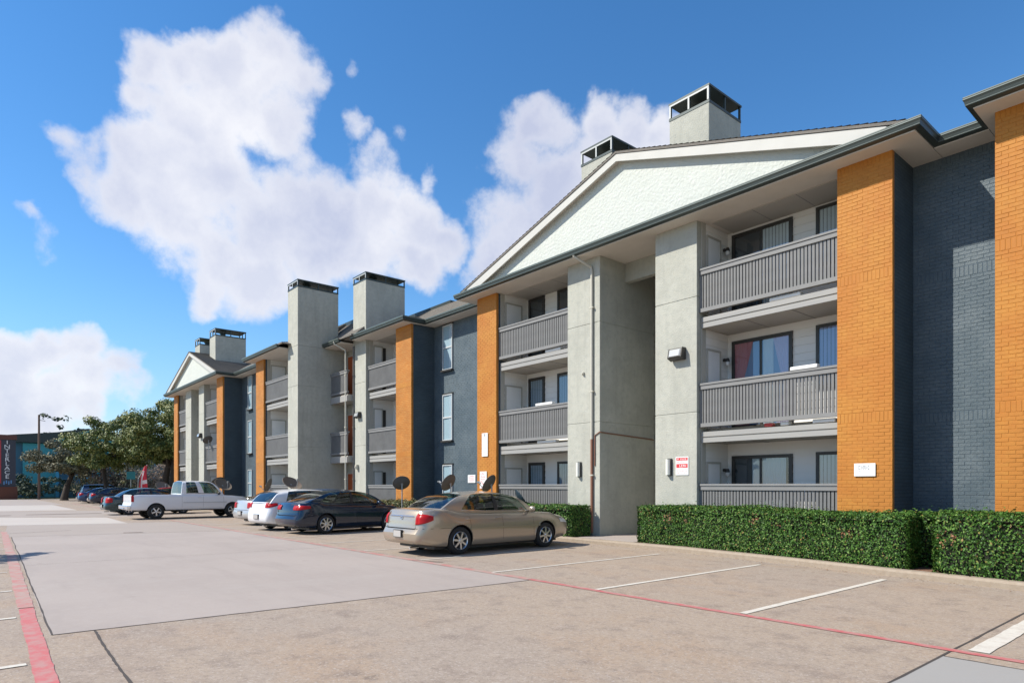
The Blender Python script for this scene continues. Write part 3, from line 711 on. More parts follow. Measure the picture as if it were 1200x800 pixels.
# stair hall between the two chimneys
mb = MB(); mb.box(-30.56, -28.745, 15.0, 15.2, .05, ZS); mb.build('wall', M_stucco, bl1, ORG1)
for f in FL:
    o = MB().box(-30.42, -29.55, 14.955, 14.995, f, f+2.05).build('entry_door', M_orangedoor, bl1, ORG1)
    mb = MB(); mb.box(-30.52, -30.425, 14.945, 14.998, f, f+2.13); mb.box(-29.545, -29.45, 14.945, 14.998, f, f+2.13); mb.box(-30.424, -29.546, 14.945, 14.998, f+2.052, f+2.13)
    mb.build('door_frame', M_trim, o, ORG1)
    if f > 1:
        p = MB().box(-30.555, -28.75, 14.12, 14.94, f-.36, f-.05).build('landing', M_panel, bl1, ORG1)
        MB().box(-30.555, -28.75, 14.08, 14.115, f-.38, f-.10).build('fascia_board', M_fascia, p, ORG1)
        balcony_rail(p, ORG1, -30.55, -28.755, 14.13, f+1.12, f, False)

# eaves, gutters and roofs of the near building
gutter(bl1, ORG1, [(-27.98, 13.95), (-23.3, 13.95), (-23.3, 15.0), (-19.45, 15.0), (-19.45, 13.95), (-4.43, 13.95), (-4.43, 15.0), (-3.5, 15.0), (-3.5, 13.95), (12.8, 13.95)])
gutter(bl1, ORG1, [(-30.56, 13.75), (-28.76, 13.75)])
soffit(bl1, ORG1, [(-27.97, -23.31, 13.95, 16.1), (-23.30, -19.46, 15.0, 15.8), (-19.45, -4.44, 13.95, 16.2), (-4.43, -3.51, 15.0, 15.8), (-3.5, 12.8, 13.95, 16.2), (-30.55, -28.76, 13.75, 15.2)])
MB().box(-12.88, -10.9, 16.21, 19.8, ZS+.02, ZS+.07).build('breezeway_ceiling', M_panel, bl1, ORG1)
# darker recessed panels in the top balcony ceilings
for x0, x1 in ((-9.4, -6.1), (-17.6, -14.3), (-27.3, -24.8)):
    o = MB().box(x0, x1, Y0+.42, Y0+1.44, ZS-.022, ZS-.002).build('ceiling_panel', M_panel, bl1, ORG1)
    mb = MB(); 
    for k in (1, 2): xx = x0+(x1-x0)*k/3; mb.box(xx-.008, xx+.008, Y0+.43, Y0+1.43, ZS-.026, ZS-.023)
    mb.build('panel_seam', M_rail, o, ORG1)
gable(bl1, ORG1, -19.45, -4.43, -11.9, 13.95, 21, 10.95)
E15 = 8.62; RY = 20.2; RZ = 10.3
r = roof_slab(bl1, ORG1, [[(-30.5, 14.98, E15), (-18.0, 14.98, E15), (-18.0, RY, RZ), (-30.5, RY, RZ)], [(-30.5, RY, RZ), (-18.0, RY, RZ), (-18.0, 25.5, E15), (-30.5, 25.5, E15)],
    [(-18.0, 14.98, E15), (13, 14.98, E15), (13, RY, RZ), (-18.0, RY, RZ)], [(-18.0, RY, RZ), (13, RY, RZ), (13, 25.5, E15), (-18.0, 25.5, E15)]], .07)
shingle_courses(r, ORG1, (-30.5, 14.98, E15+.002), (13, 14.98, E15+.002), (13, RY, RZ+.002), (-30.5, RY, RZ+.002), 34)
def upper_roof(b_, o_, xa, xb, y_, cut, ya=2.62, zr=10.22, back=6):
    mb = MB(); mb.prism([(y_, E15+.01), (y_+ya, zr), (y_+back, E15+.3), (y_+back, E15-.06), (y_, E15-.06)], 'x', xa, xb)
    r = mb.build('roof', M_shingle, b_, o_)
    shingle_courses(r, o_, (xa, y_, E15+.014), (xb, y_, E15+.014), (xb, y_+ya, zr+.004), (xa, y_+ya, zr+.004), 20)
    MB().box(xa, cut, y_+ya-.12, y_+ya+.18, zr-.08, zr+.10).build('ridge_cap', M_gutter, r, o_)
upper_roof(bl1, ORG1, -30.5, -18.0, 14.98, -25.0)
upper_roof(bl1, ORG1, -34.0, -27.6, 13.9, -27.65, 1.7, 10.12, 4)
def hip(b, org, x0, x1, y0, yr, z=8.62, pitch=.33):
    h = (x1-x0)/2*pitch; xm = (x0+x1)/2; ya = y0+(x1-x0)/2
    r = roof_slab(b, org, [[(x0, y0, z), (x1, y0, z), (xm, ya, z+h)], [(x1, y0, z), (x1, yr, z), (xm, yr, z+h), (xm, ya, z+h)], [(x0, yr, z), (x0, y0, z), (xm, ya, z+h), (xm, yr, z+h)]], .05)
    shingle_courses(r, org, (x0, y0, z+.002), (x1, y0, z+.002), (xm+.01, ya, z+h+.002), (xm-.01, ya, z+h+.002), 16)
hip(bl1, ORG1, -28.0, -23.28, 13.93, 20)
hip(bl1, ORG1, -3.52, 13.0, 13.93, 20)
hip(bl1, ORG1, -31.5, -27.6, 13.73, 20)
# low parapet ridge seen over the recess
chimney(bl1, ORG1, -10.86, -9.61, 15.0, 16.57, 9.0, 11.74, 12.2)
chimney(bl1, ORG1, -14.22, -12.95, 15.0, 16.57, 9.0, 11.74, 12.2)
chimney(bl1, ORG1, -28.74, -27.46, 14.4, 16.5, 8.425, 11.28, 11.62)
# rear and side walls
mb = MB(); mb.box(-30.5, 13, 25.0, 25.2, .05, 8.6); mb.box(12.8, 13, 15.2, 24.99, .05, 8.6); mb.box(-30.5, -30.3, 15.21, 24.99, .05, 8.6)
mb.build('wall', M_stucco, bl1, ORG1)
# downspout on the left grey pier with the brown lower length and the conduit round the corner
downspout(bl1, ORG1, -13.18, Y0, 8.35, 3.0, yg=13.88)
MB().tube([(-13.18, Y0-.045, 2.99), (-13.18, Y0-.045, .2)], .042, 8).build('downspout', M_copper, bl1, ORG1, smooth=.7)
MB().tube([(-13.08, Y0-.02, 2.2), (-13.08, Y0-.02, 3.1), (-12.91, Y0-.02, 3.19), (-12.88, Y0+.02, 3.19), (-12.88, Y0+2.55, 3.08)], .018, 6).build('conduit', M_copper, bl1, ORG1, smooth=.7)
downspout(bl1, ORG1, -28.95, Y0-.25, 8.35, .2, yg=13.65)
downspout(bl1, ORG1, -28.62, Y0, 8.30, .2, m=mat('dark pipe', (.12, .11, .10), .5), elbow=False)

# ------------------------------------------------------------------ far half
ORG2 = (-43, 12.4, 0)
bl2 = empty('apartment_building', ORG2, 'far three storey building ending in the small white pediment beside the oak', 'apartment building')
Y2 = 12.4
orange_pillar(bl2, ORG2, -36.41, -35.22, Y2)
orange_pillar(bl2, ORG2, -43.64, -42.40, Y2)
orange_pillar(bl2, ORG2, -54.52, -53.45, Y2)
stucco_pillar(bl2, ORG2, -31.81, -30.57, Y2, 16.8)
stucco_pillar(bl2, ORG2, -47.73, -46.50, Y2, Y2+5)
stucco_pillar(bl2, ORG2, -51.15, -49.68, Y2, Y2+2.6)
MB().box(-49.67, -47.74, Y2+2.7, Y2+2.9, .05, ZS).build('breezeway_wall', M_stucco, bl2, ORG2)
navy_wall(bl2, ORG2, -42.40, -36.41, Y2+1.16)
for z0, z1 in ((.95, 2.60), (3.60, 5.62), (6.3, 8.36)):
    window(bl2, ORG2, -41.1, -40.4, Y2+1.14, z0, z1, frame=mat('weathered window frame', (.48, .50, .50), .5), fw=.04, horiz=True, back=mat('pale blue blind', (.52, .62, .66), .7), sill=M_brown)
for x0, x1 in ((-35.215, -31.815), (-46.495, -43.645), (-53.445, -51.155)):
    yb = balcony_bay(bl2, ORG2, x0, x1, Y2, False)
    for f in FL:
        store_door(bl2, ORG2, x0+.01, Y2+.42, Y2+1.15, f+.02, f+2.05)
        if x0 > -40:
            window(bl2, ORG2, x0+.75, x0+1.95, yb-.02, f+.02, f+2.1, fw=.05, frame=M_white, name='balcony_door', back=M_blind)
        else: window(bl2, ORG2, x0+.3, x0+1.6, yb-.02, f+.02, f+2.1, fw=.07, name='balcony_door')
chimney(bl2, ORG2, -31.81, -30.57, Y2, 14.5, 8.425, 11.28, 11.62)
chimney(bl2, ORG2, -47.35, -46.05, 13.0, 15.0, 9.0, 11.75, 12.22)
chimney(bl2, ORG2, -51.0, -49.8, 13.0, 15.0, 9.0, 11.75, 12.22)
gutter(bl2, ORG2, [(-55.3, 11.95), (-41.95, 11.95), (-41.95, 13.0), (-36.9, 13.0), (-36.9, 11.95), (-31.83, 11.95)])
soffit(bl2, ORG2, [(-55.29, -41.96, 11.95, 14.2), (-41.95, -36.91, 13.0, 13.8), (-36.9, -31.83, 11.95, 14.2)])
gable(bl2, ORG2, -55.3, -41.95, -48.4, 11.95, 19, 10.85)
r = roof_slab(bl2, ORG2, [[(-54, 12.98, E15), (-31.8, 12.98, E15), (-31.8, 18.2, RZ), (-54, 18.2, RZ)], [(-54, 18.2, RZ), (-31.8, 18.2, RZ), (-31.8, 23.5, E15), (-54, 23.5, E15)]], .07)
shingle_courses(r, ORG2, (-54, 12.98, E15+.002), (-31.8, 12.98, E15+.002), (-31.8, 18.2, RZ+.002), (-54, 18.2, RZ+.002), 30)
upper_roof(bl2, ORG2, -45.0, -31.8, 12.98, -40)
hip(bl2, ORG2, -36.92, -31.4, 11.93, 18)
mb = MB(); mb.box(-54.4, -30.6, 23.0, 23.2, .05, 8.6); mb.box(-54.5, -54.3, 13.6, 22.99, .05, 8.6); mb.box(-30.8, -30.6, 16.85, 22.99, .05, 8.6)
mb.build('wall', M_stucco, bl2, ORG2)

# ------------------------------------------------------------------ vehicles
def paint(name, c, metal=.35, rough=.28): return mat(name, c, rough, metal=metal, coat=.8, var=(300, .12, tuple(min(1, v*1.25) for v in c), .45, .6))
M_tyre = mat('tyre rubber', (.018, .018, .018), .85)
M_rim = mat('alloy rim', (.62, .63, .64), .28, metal=.85)
M_rimdk = mat('rim recess', (.03, .03, .03), .6)
M_black = mat('black plastic', (.018, .018, .02), .5)
M_seam = mat('panel gap', (.012, .012, .012), .9)
M_redlamp = mat('red tail lamp', (.36, .004, .006), .35, spec=.3)
M_clear = mat('clear lamp lens', (.72, .72, .72), .12, coat=1)
M_amber = mat('amber lamp', (.75, .22, .03), .2, coat=1)
M_chrome = mat('chrome', (.75, .76, .78), .12, metal=1)
M_plate = mat('licence plate', (.40, .38, .36), .5)
M_seat = mat('car seat fabric', (.16, .14, .12), .9)
M_inter = mat('car interior', (.05, .047, .045), .9)

def lerp(a, b, t): return a+(b-a)*t
def interp(keys, y):
    if y <= keys[0][0]: return keys[0][1]
    for (a, va), (b, vb) in zip(keys, keys[1:]):
        if y <= b:
            t = (y-a)/(b-a); t = t*t*(3-2*t); return lerp(va, vb, t)
    return keys[-1][1]

def make_wheel(r, w, rr_, spokes, style='alloy'):
    """axis along X, outer face at +X; returns (tyre mesh, rim mesh)"""
    t = MB(); n = 28
    prof = [(-w/2, rr_), (-w/2, r*.90), (-w*.42, r*.975), (-w*.25, r), (w*.25, r), (w*.42, r*.975), (w/2, r*.90), (w/2+.004, rr_+.02), (w/2-.01, rr_)]
    vs = [(x, q*cos(2*pi*i/n), q*sin(2*pi*i/n)) for i in range(n) for x, q in prof]; k = len(prof)
    t.add(vs, [(i*k+j, ((i+1) % n)*k+j, ((i+1) % n)*k+j+1, i*k+j+1) for i in range(n) for j in range(k-1)])
    tm = t.mesh('tyre', M_tyre, smooth=.9)
    m = MB()
    prof = [(w/2-.005, rr_), (w/2+.002, rr_*.965), (w/2-.018, rr_*.90), (-w*.1, rr_*.86)]; k = len(prof)
    vs = [(x, q*cos(2*pi*i/n), q*sin(2*pi*i/n)) for i in range(n) for x, q in prof]
    m.add(vs, [(i*k+j, ((i+1) % n)*k+j, ((i+1) % n)*k+j+1, i*k+j+1) for i in range(n) for j in range(k-1)])
    k0 = len(m.v); m.add([(-w*.08, rr_*.87*cos(2*pi*i/n), rr_*.87*sin(2*pi*i/n)) for i in range(n)], [tuple(range(n))], 1)
    m.tube([(w*.2, 0, 0), (w/2+.0, 0, 0), (w/2+.012, 0, 0)], [rr_*.2, rr_*.2, rr_*.14], 12)
    if style == 'cap':
        m.add([(w/2-.002, rr_*.9*cos(2*pi*i/n), rr_*.9*sin(2*pi*i/n)) for i in range(n)] + [(w/2+.02, 0, 0)], [(i, (i+1) % n, n) for i in range(n)])
    else:
        for s_ in range(spokes):
            a = 2*pi*s_/spokes; wd0, wd1 = rr_*.11, (rr_*.15 if spokes < 7 else rr_*.095)
            def q(rad, off, x): return (x, rad*cos(a)-off*sin(a), rad*sin(a)+off*cos(a))
            xo, xi = w/2-.002, w/2-.035
            v8 = [q(rr_*.12, -wd0, xo), q(rr_*.12, wd0, xo), q(rr_*.92, wd1, xo-.004), q(rr_*.92, -wd1, xo-.004), q(rr_*.12, -wd0, xi), q(rr_*.12, wd0, xi), q(rr_*.92, wd1, xi), q(rr_*.92, -wd1, xi)]
            m.add(v8, [(0,1,2,3), (0,4,5,1), (1,5,6,2), (2,6,7,3), (3,7,4,0)])
    rm = m.mesh('rim', [M_rim, M_rimdk], smooth=.5)
    return tm, rm

def make_vehicle(name, label, cat, S, loc, rz):
    """S: dict of proportions. Local: +Y is the nose, wheels on z=0"""
    root = empty(name, loc, label, cat, 'vehicles parked nose-in along the building', rz)
    L, W, H = S['L'], S['W']/2, S['H']; P = S['paint']; h = L/2
    zt = lambda y: interp(S['top'], y); zb0 = S.get('clear', .20)
    def zb(y):
        d = h-abs(y); return zb0 + max(0, (.75-d)/.75)**1.6*S.get('uptail', .09)
    def wid(y):
        d = h-abs(y); c = .85 if y < 0 else 1.0; t = max(0, (c-d)/c)
        e = min(1, max(0, (.20-d)/.20)); return W*(1-(.13 if y < 0 else .18)*t**2.3) - (0 if S.get('box') else .15)*(1-math.sqrt(1-e*e*.98))
    # (width factor, height factor) of half a cross-section
    K = [(0, 0), (.80, 0), (.93, .03), (.975, .12), (.992, .30), (1.0, .48), (.998, .62), (.985, .78), (.962, .90), (.92, .97), (.84, 1.0), (.5, 1.012), (0, 1.02)]
    if S.get('box'): K = [(0, 0), (.85, 0), (.96, .03), (.99, .12), (1.0, .3), (1.0, .5), (1.0, .66), (.99, .82), (.975, .93), (.95, .985), (.90, 1.0), (.5, 1.004), (0, 1.006)]
    rearw, frontw = S['rearwarp'], S['frontwarp']
    def warp(y, z):
        if y < 0:
            t = max(0, 1-(y+h)/.6); return y + interp(rearw, z)*t*t*(3-2*t)
        t = max(0, 1-(h-y)/.8); return y - interp(frontw, z)*t*t*(3-2*t)
    def sec(y, kf, off=0):
        i = min(int(kf), len(K)-2); t = kf-i; wx = lerp(K[i][0], K[i+1][0], t); hz = lerp(K[i][1], K[i+1][1], t)
        zz = zb(y)+(zt(y)-zb(y))*hz; return Vector((wid(y)*wx+off, warp(y, zz), zz))
    def side_x(y, z):
        lo, hi = 1, len(K)-3
        best = None
        f = (z-zb(y))/(zt(y)-zb(y))
        for i in range(1, len(K)-1):
            if K[i][1] <= f <= K[i+1][1]: t = (f-K[i][1])/max(1e-6, K[i+1][1]-K[i][1]); return wid(y)*lerp(K[i][0], K[i+1][0], t)
        return wid(y)*.99
    n = 58; ys = []
    for i in range(n+1):
        u = i/n*2-1; ys.append(h*math.copysign(1-(1-abs(u))**1.35, u))
    mb = MB(); m = len(K)
    ring = []
    for y in ys:
        pts = [sec(y, j) for j in range(m)]
        full = [(p.x, p.y, p.z) for p in pts] + [(-p.x, p.y, p.z) for p in pts[-2:0:-1]]
        ring.append(full)
    N_ = len(ring[0]); cab0, cab1 = S['belt0'], S['belt1']
    for r_ in ring: mb.v += r_
    for i in range(n):
        ym = (ys[i]+ys[i+1])/2
        for j in range(N_):
            j2 = (j+1) % N_; jj = min(j, N_-1-j)
            top = 10 <= (j if j < m-1 else N_-1-j)
            mi = 1 if (top and cab0+.08 < ym < cab1-.10) else (2 if jj in (0,) else 0)
            mb.f.append((i*N_+j, i*N_+j2, (i+1)*N_+j2, (i+1)*N_+j)); mb.m.append(mi)
    for e, base in ((0, 0), (1, n*N_)):
        for j in range(m-1):       # end caps in level strips
            a, b_ = j, j+1; c, d_ = (N_-j-1) if j+1 < m-1 else m-1, (N_-j) % N_
            q = [base+a, base+b_, base+c, base+d_]; q2 = []
            for v in q:
                if v not in q2: q2.append(v)
            if len(q2) >= 3: mb.f.append(tuple(q2 if e == 1 else q2[::-1])); mb.m.append(0)
    me = mb.mesh('body', [P, M_inter, M_black])
    bm = bmesh.new(); bm.from_mesh(me); bmesh.ops.remove_doubles(bm, verts=bm.verts, dist=.0005); bmesh.ops.recalc_face_normals(bm, faces=bm.faces); bm.to_mesh(me); bm.free()
    body = D.objects.new('body', me); col.objects.link(body)
    # wheel arches (and pickup bed) cut out
    wr = S['wr']; yr, yf = S['yr'], S['yr']+S['wb']
    cut = MB(); na = 36; ra = wr*1.14
    for yw in (yr, yf):
        for sx in (-1, 1):
            x0, x1 = sx*(W-.30), sx*(W+.1); k = len(cut.v)
            vs = [(x, yw+ra*cos(2*pi*i/na), wr+.01+ra*sin(2*pi*i/na)*1.0) for x in (x0, x1) for i in range(na)]
            fs = [tuple(range(na)), tuple(range(2*na-1, na-1, -1))] + [(i, (i+1) % na, (i+1) % na+na, i+na) for i in range(na)]
            cut.add(vs, fs)
    if S.get('bed'):
        y0, y1 = S['bed']; cut.box(-W+.13, W-.13, y0, y1, .62, 1.6)
    cm = cut.mesh('cut', M_black); bm = bmesh.new(); bm.from_mesh(cm); bmesh.ops.recalc_face_normals(bm, faces=bm.faces); bm.to_mesh(cm); bm.free()
    cm.materials.clear(); cm.materials.append(M_black)
    co = D.objects.new('cut', cm); col.objects.link(co)
    bo = body.modifiers.new('b', 'BOOLEAN'); bo.object = co; bo.operation = 'DIFFERENCE'; bo.solver = 'EXACT'; bo.material_mode = 'TRANSFER'
    me2 = D.meshes.new_from_object(body.evaluated_get(C.evaluated_depsgraph_get()))
    body.modifiers.clear(); body.data = me2; D.objects.remove(co)
    me2.polygons.foreach_set('use_smooth', [True]*len(me2.polygons)); me2.set_sharp_from_angle(angle=.55)
    body.parent = root
    # wheel arch lips
    for yw in (yr, yf):
        for sx in (-1, 1):
            mbl = MB(); pts = []
            for i in range(25):
                a = -.25+(pi+.5)*i/24; y = yw+ra*1.005*cos(a); z = wr+.01+ra*1.005*sin(a)
                if z < zb(y)+.02: continue
                pts.append((sx*(side_x(y, z)-.002), warp(y, z), z))
            mbl.tube(pts, .012, 6); mbl.build('arch_lip', P, body, smooth=.8)
    # greenhouse
    G = S['gh']
    for gi, g_ in enumerate(G):
        yb0, yb1, yt0, yt1 = g_['yb0'], g_['yb1'], g_['yt0'], g_['yt1']; wbm, wtm = g_['wb']*W, g_['wt']*W; crown = g_.get('crown', .05); Ht = g_.get('H', H)-crown
        def roofz(y):
            c = (yt0+yt1)/2; hl = (yt1-yt0)/2; q = (y-c)/hl; return Ht - g_.get('arc', .05)*abs(q)**2.2*(1 if q < 0 else g_.get('arcf', 1.2))
        def wbot(u): return wbm*(1-.10*max(0, .25-u)/.25*g_.get('taper', 1) - .07*max(0, u-.8)/.2)
        def wtop(u): return wtm*(1-.07*abs(u-.5)*2)
        def sideP(u, v, sx=1, off=0):
            yb_ = lerp(yb0, yb1, u); yt_ = lerp(yt0, yt1, u); e = v**.92
            y = lerp(yb_, yt_, e); x = lerp(wbot(u), wtop(u), v**1.5); zlo = zt(yb_)-.01; z = lerp(zlo, roofz(yt_), math.sin(v*pi/2)**.92 if v < 1 else 1)
            return Vector((sx*(x+off), y, z))
        shell = MB(); glass = []; nv = 12
        cols = g_['cols']       # list of (u0, u1, kind) kind: 'p' paint, 'g' glass, 'b' black pillar
        v0, v1 = .07, .84
        for sx in (1, -1):
            for u0, u1, kd in cols:
                nu = max(2, int((u1-u0)*24))
                if kd == 'p': shell.grid(lambda a, b_: sideP(lerp(u0, u1, a), b_, sx), nu, nv)
                else:
                    shell.grid(lambda a, b_: sideP(lerp(u0, u1, a), lerp(0, v0, b_), sx), nu, 2)
                    shell.grid(lambda a, b_: sideP(lerp(u0, u1, a), lerp(v1, 1, b_), sx), nu, 4)
                    if kd == 'b': shell.grid(lambda a, b_: sideP(lerp(u0, u1, a), lerp(v0, v1, b_), sx), nu, nv, 1)
                    else:
                        gm = MB(); gm.grid(lambda a, b_: sideP(lerp(u0, u1, a), lerp(v0, v1, b_), sx, -.006), nu, nv); glass.append(('side_window', gm))
        # roof
        def roofP(u, a):
            p = sideP(u, 1); x = p.x*a; return Vector((x, p.y, p.z+crown*(1-a*a)**.9))
        shell.grid(lambda u, a: roofP(u, a*2-1), 18, 14)
        # windscreen and rear window
        for u, bul, nm in ((1, g_.get('bf', .16), 'windscreen'), (0, -g_.get('br', .10), 'rear_window')):
            def scrP(a, v, u=u, bul=bul):
                p = sideP(u, v); return Vector((p.x*a, p.y+bul*(1-a*a)*(1-v*.75), p.z+crown*v**3*(1-a*a)**.9 + .012*(1-v)*(1-a*a)))
            va, vb = (.04, .92) if not g_.get('tail') or u == 1 else g_['tail']; ea = .93
            for a0, a1, c0, c1, mi in ((-1, 1, 0, va, 0), (-1, 1, vb, 1, 0), (-1, -ea, va, vb, 0), (ea, 1, va, vb, 0)):
                shell.grid(lambda a, v: scrP(lerp(a0, a1, a), lerp(c0, c1, v)), 12 if a1-a0 > 1 else 2, 3 if c1-c0 < .5 else 10, mi)
            gm = MB(); gm.grid(lambda a, v: scrP(lerp(-ea, ea, a), lerp(va, vb, v)), 12, 10); glass.append((nm, gm))
        sh = shell.mesh('cabin', [P, M_black])
        bm = bmesh.new(); bm.from_mesh(sh); bmesh.ops.remove_doubles(bm, verts=bm.verts, dist=.002); bmesh.ops.recalc_face_normals(bm, faces=bm.faces); bm.to_mesh(sh); bm.free()
        sh.polygons.foreach_set('use_smooth', [True]*len(sh.polygons)); sh.set_sharp_from_angle(angle=.7)
        so = inst('cabin', sh, body)
        for nm, gm in glass: gm.build(nm, M_carglass if not g_.get('dark') else M_darkglass, root, smooth=4)
        # window weather strips
        for sx in (1, -1):
            us = [c for c in cols if c[2] != 'p']; ua, ub = us[0][0], us[-1][1]; st = MB()
            st.tube([tuple(sideP(lerp(ua, ub, i/12), v0, sx, .003)) for i in range(13)], .009, 5)
            st.build('window_strip', g_.get('strip', M_black), so)
    # seats
    for y, xs in S['seats']:
        for x in xs:
            sb = MB(); z0 = S['top_mid']-.35
            sb.prism([(y-.16, z0), (y+.02, z0), (y-.10, z0+.50), (y-.22, z0+.50)], 'x', x-.24, x+.24)
            sb.prism([(y-.22, z0+.53), (y-.13, z0+.53), (y-.15, z0+.70), (y-.23, z0+.70)], 'x', x-.12, x+.12)
            sb.build('seat', M_seat, root, bevel=.03)
    # wheels
    tm, rm = S['wheels']
    for yw in (yr, yf):
        for sx in (1, -1):
            w_ = D.objects.new('wheel', tm); col.objects.link(w_); w_.parent = root; w_.location = (sx*(W-.115), yw, wr); w_.rotation_euler = (random.uniform(0, 1), 0, 0 if sx > 0 else pi)
            if sx < 0: w_.rotation_euler = (0, 0, pi)
            inst('rim', rm, w_)
    # panel gaps
    def seam(pts, w=.008, m_=M_seam, off=.0015, nm='panel_gap', side=(1, -1)):
        for sx in side:
            s_ = MB(); s_.tube([(sx*(side_x(y, z)+off-w*.35), warp(y, z), z) for y, z in pts], w*.5, 4); s_.build(nm, m_, body)
    zt_ = S['top_mid']
    for yd, lean in S['doors']:
        seam([(yd+lean*t, lerp(zb0+.06, zt_-.02, t)) for t in [i/10 for i in range(11)]])
    if S.get('trimline'):
        zt2, ya, yb_ = S['trimline']
        for sx in (1, -1):
            s_ = MB(); k = 16; vs = []
            for i in range(k+1):
                y = lerp(ya, yb_, i/k)
                for dz in (-.022, .022): vs.append((sx*(side_x(y, zt2+dz)+.010), warp(y, zt2), zt2+dz))
            s_.add(vs, [(2*i, 2*i+1, 2*i+3, 2*i+2) for i in range(k)])
            o_ = s_.build('side_moulding', S.get('trimmat', P), body); sd = o_.modifiers.new('s', 'SOLIDIFY'); sd.thickness = .014; sd.offset = 0
    for yh in S['handles']:
        for sx in (1, -1):
            z = S['hz']; x = side_x(yh, z)
            s_ = MB(); s_.tube([(sx*(x-.005), yh-.10, z), (sx*(x+.028), yh-.08, z+.003), (sx*(x+.028), yh+.07, z), (sx*(x-.005), yh+.09, z)], .012, 6); s_.build('door_handle', P, root, smooth=.8)
    # mirrors
    ym = S['mirror']
    for sx in (1, -1):
        s_ = MB(); x = side_x(ym, zt_-.05)
        def mp(a, b_): th = a*2*pi; ph = b_*pi; return (sx*(x+.13+.105*cos(th)*sin(ph)), ym-.02+.065*sin(th)*sin(ph), zt_+.065+.075*cos(ph))
        s_.grid(mp, 14, 8); s_.tube([(sx*(x-.06), ym+.02, zt_+.0), (sx*(x+.08), ym, zt_+.04)], .025, 6); s_.build('wing_mirror', S.get('mirrormat', P), root, smooth=4)
    # lamps on the real surface: rear face + wrap round the side
    yend = -h
    def rear_patch(x0, x1, z0, z1, yo=.006):
        mbp = MB()
        def Pp(a, b_): z = lerp(z0, z1, b_); x = lerp(x0, x1, a); return (x, warp(yend, z)-yo, z)
        mbp.grid(Pp, 6, 8); return mbp
    def wrap_patch(mbp, sx, y1, z0, z1, z0b, z1b, off=.006):
        def Pp(a, b_):
            y = lerp(yend, y1, a); z = lerp(lerp(z0, z0b, a), lerp(z1, z1b, a), b_); return (sx*(side_x(y, z)+off), warp(y, z)-(off if a == 0 else 0), z)
        mbp.grid(Pp, 10, 8)
    T = S['tail']
    for sx in (1, -1):
        xe = wid(yend)
        mp_ = rear_patch(sx*T['xin'], sx*(xe*.99+.004), T['z0'], T['z1'])
        wrap_patch(mp_, sx, yend+T['wrap'], T['z0'], T['z1'], T['z0b'], T['z1b'])
        o_ = mp_.build('tail_light', M_redlamp, root, smooth=.9); sd = o_.modifiers.new('s', 'SOLIDIFY'); sd.thickness = .02; sd.offset = 0
        if T.get('clear'):
            zc0, zc1 = T['clear']; mp_ = MB()
            wrap_patch(mp_, sx, yend+T['wrap']*.55, zc0, zc1, zc0, zc1, .018)
            mp_.build('reversing_lens', M_clear, o_, smooth=.9)
        Fz = S['head']
        mp_ = MB()
        def Pp(a, b_):
            y = lerp(h, h-Fz[2], a); z = lerp(Fz[0], Fz[1], b_)+.05*a; return (sx*(side_x(y, z)+.005), warp(y, z), z)
        mp_.grid(Pp, 8, 5); o_ = mp_.build('headlight', M_clear, root, smooth=.9)
    if S.get('boot'):
        z0, z1, xb = S['boot']; s_ = MB()
        for x in (-xb, xb): s_.tube([(x, warp(yend, z)-.001, z) for z in [lerp(z0, z1, i/8) for i in range(9)]], .004, 4)
        s_.tube([(lerp(-xb, xb, i/10), warp(yend, z0)-.001, z0) for i in range(11)], .005, 4)
        s_.build('boot_gap', M_seam, body)
    zb_line = S.get('bumper')
    if zb_line:
        s_ = MB(); pts = [(-side_x(y, zb_line)-.0, warp(y, zb_line), zb_line) for y in (yend+.9, yend+.6, yend+.3, yend+.1, yend)] ; pts += [(lerp(-wid(yend), wid(yend), i/8), warp(yend, zb_line)-.001, zb_line) for i in range(1, 8)]; pts += [(-x, y, z) for x, y, z in pts[:5][::-1]]
        s_.tube(pts, .005, 4); s_.build('bumper_gap', M_seam, body)
    if S.get('plate'):
        z = S['plate']; s_ = MB(); s_.box(-.17, .17, warp(yend, z)-.03, warp(yend, z)+.02, z-.085, z+.085); s_.build('plate_recess', M_black, root)
        s_ = MB(); s_.box(-.152, .152, warp(yend, z)-.036, warp(yend, z)-.031, z-.072, z+.072); s_.build('licence_plate', M_plate, root)
    if S.get('chromebar'):
        z, xb = S['chromebar']; s_ = MB(); s_.tube([(lerp(-xb, xb, i/8), warp(yend, z)-.012, z) for i in range(9)], .014, 6); s_.build('boot_trim', M_chrome, root, smooth=.8)
    if S.get('badge'):
        z = S['badge']; s_ = MB(); s_.tube([(.05*cos(a*pi/6), warp(yend, z)-.012, z+.03*sin(a*pi/6)) for a in range(13)], .007, 5); s_.build('boot_badge', M_chrome, root)
    s_ = MB(); s_.tube([(.45, -h+.25, .2), (.45, -h+.02, .19)], .03, 8); s_.build('exhaust', M_chrome, root, smooth=.8)
    # underside
    MB().box(-W*.8, W*.8, -h+.5, h-.5, zb0-.04, zb0+.02).build('underbody', M_black, root)
    s_ = MB()
    for yw in (yr, yf): s_.tube([(-W+.2, yw, wr), (W-.2, yw, wr)], .05, 8)
    s_.build('axle', M_black, root)
    return root, dict(side_x=side_x, warp=warp, zt=zt, wid=wid, h=h, W=W, body=body)

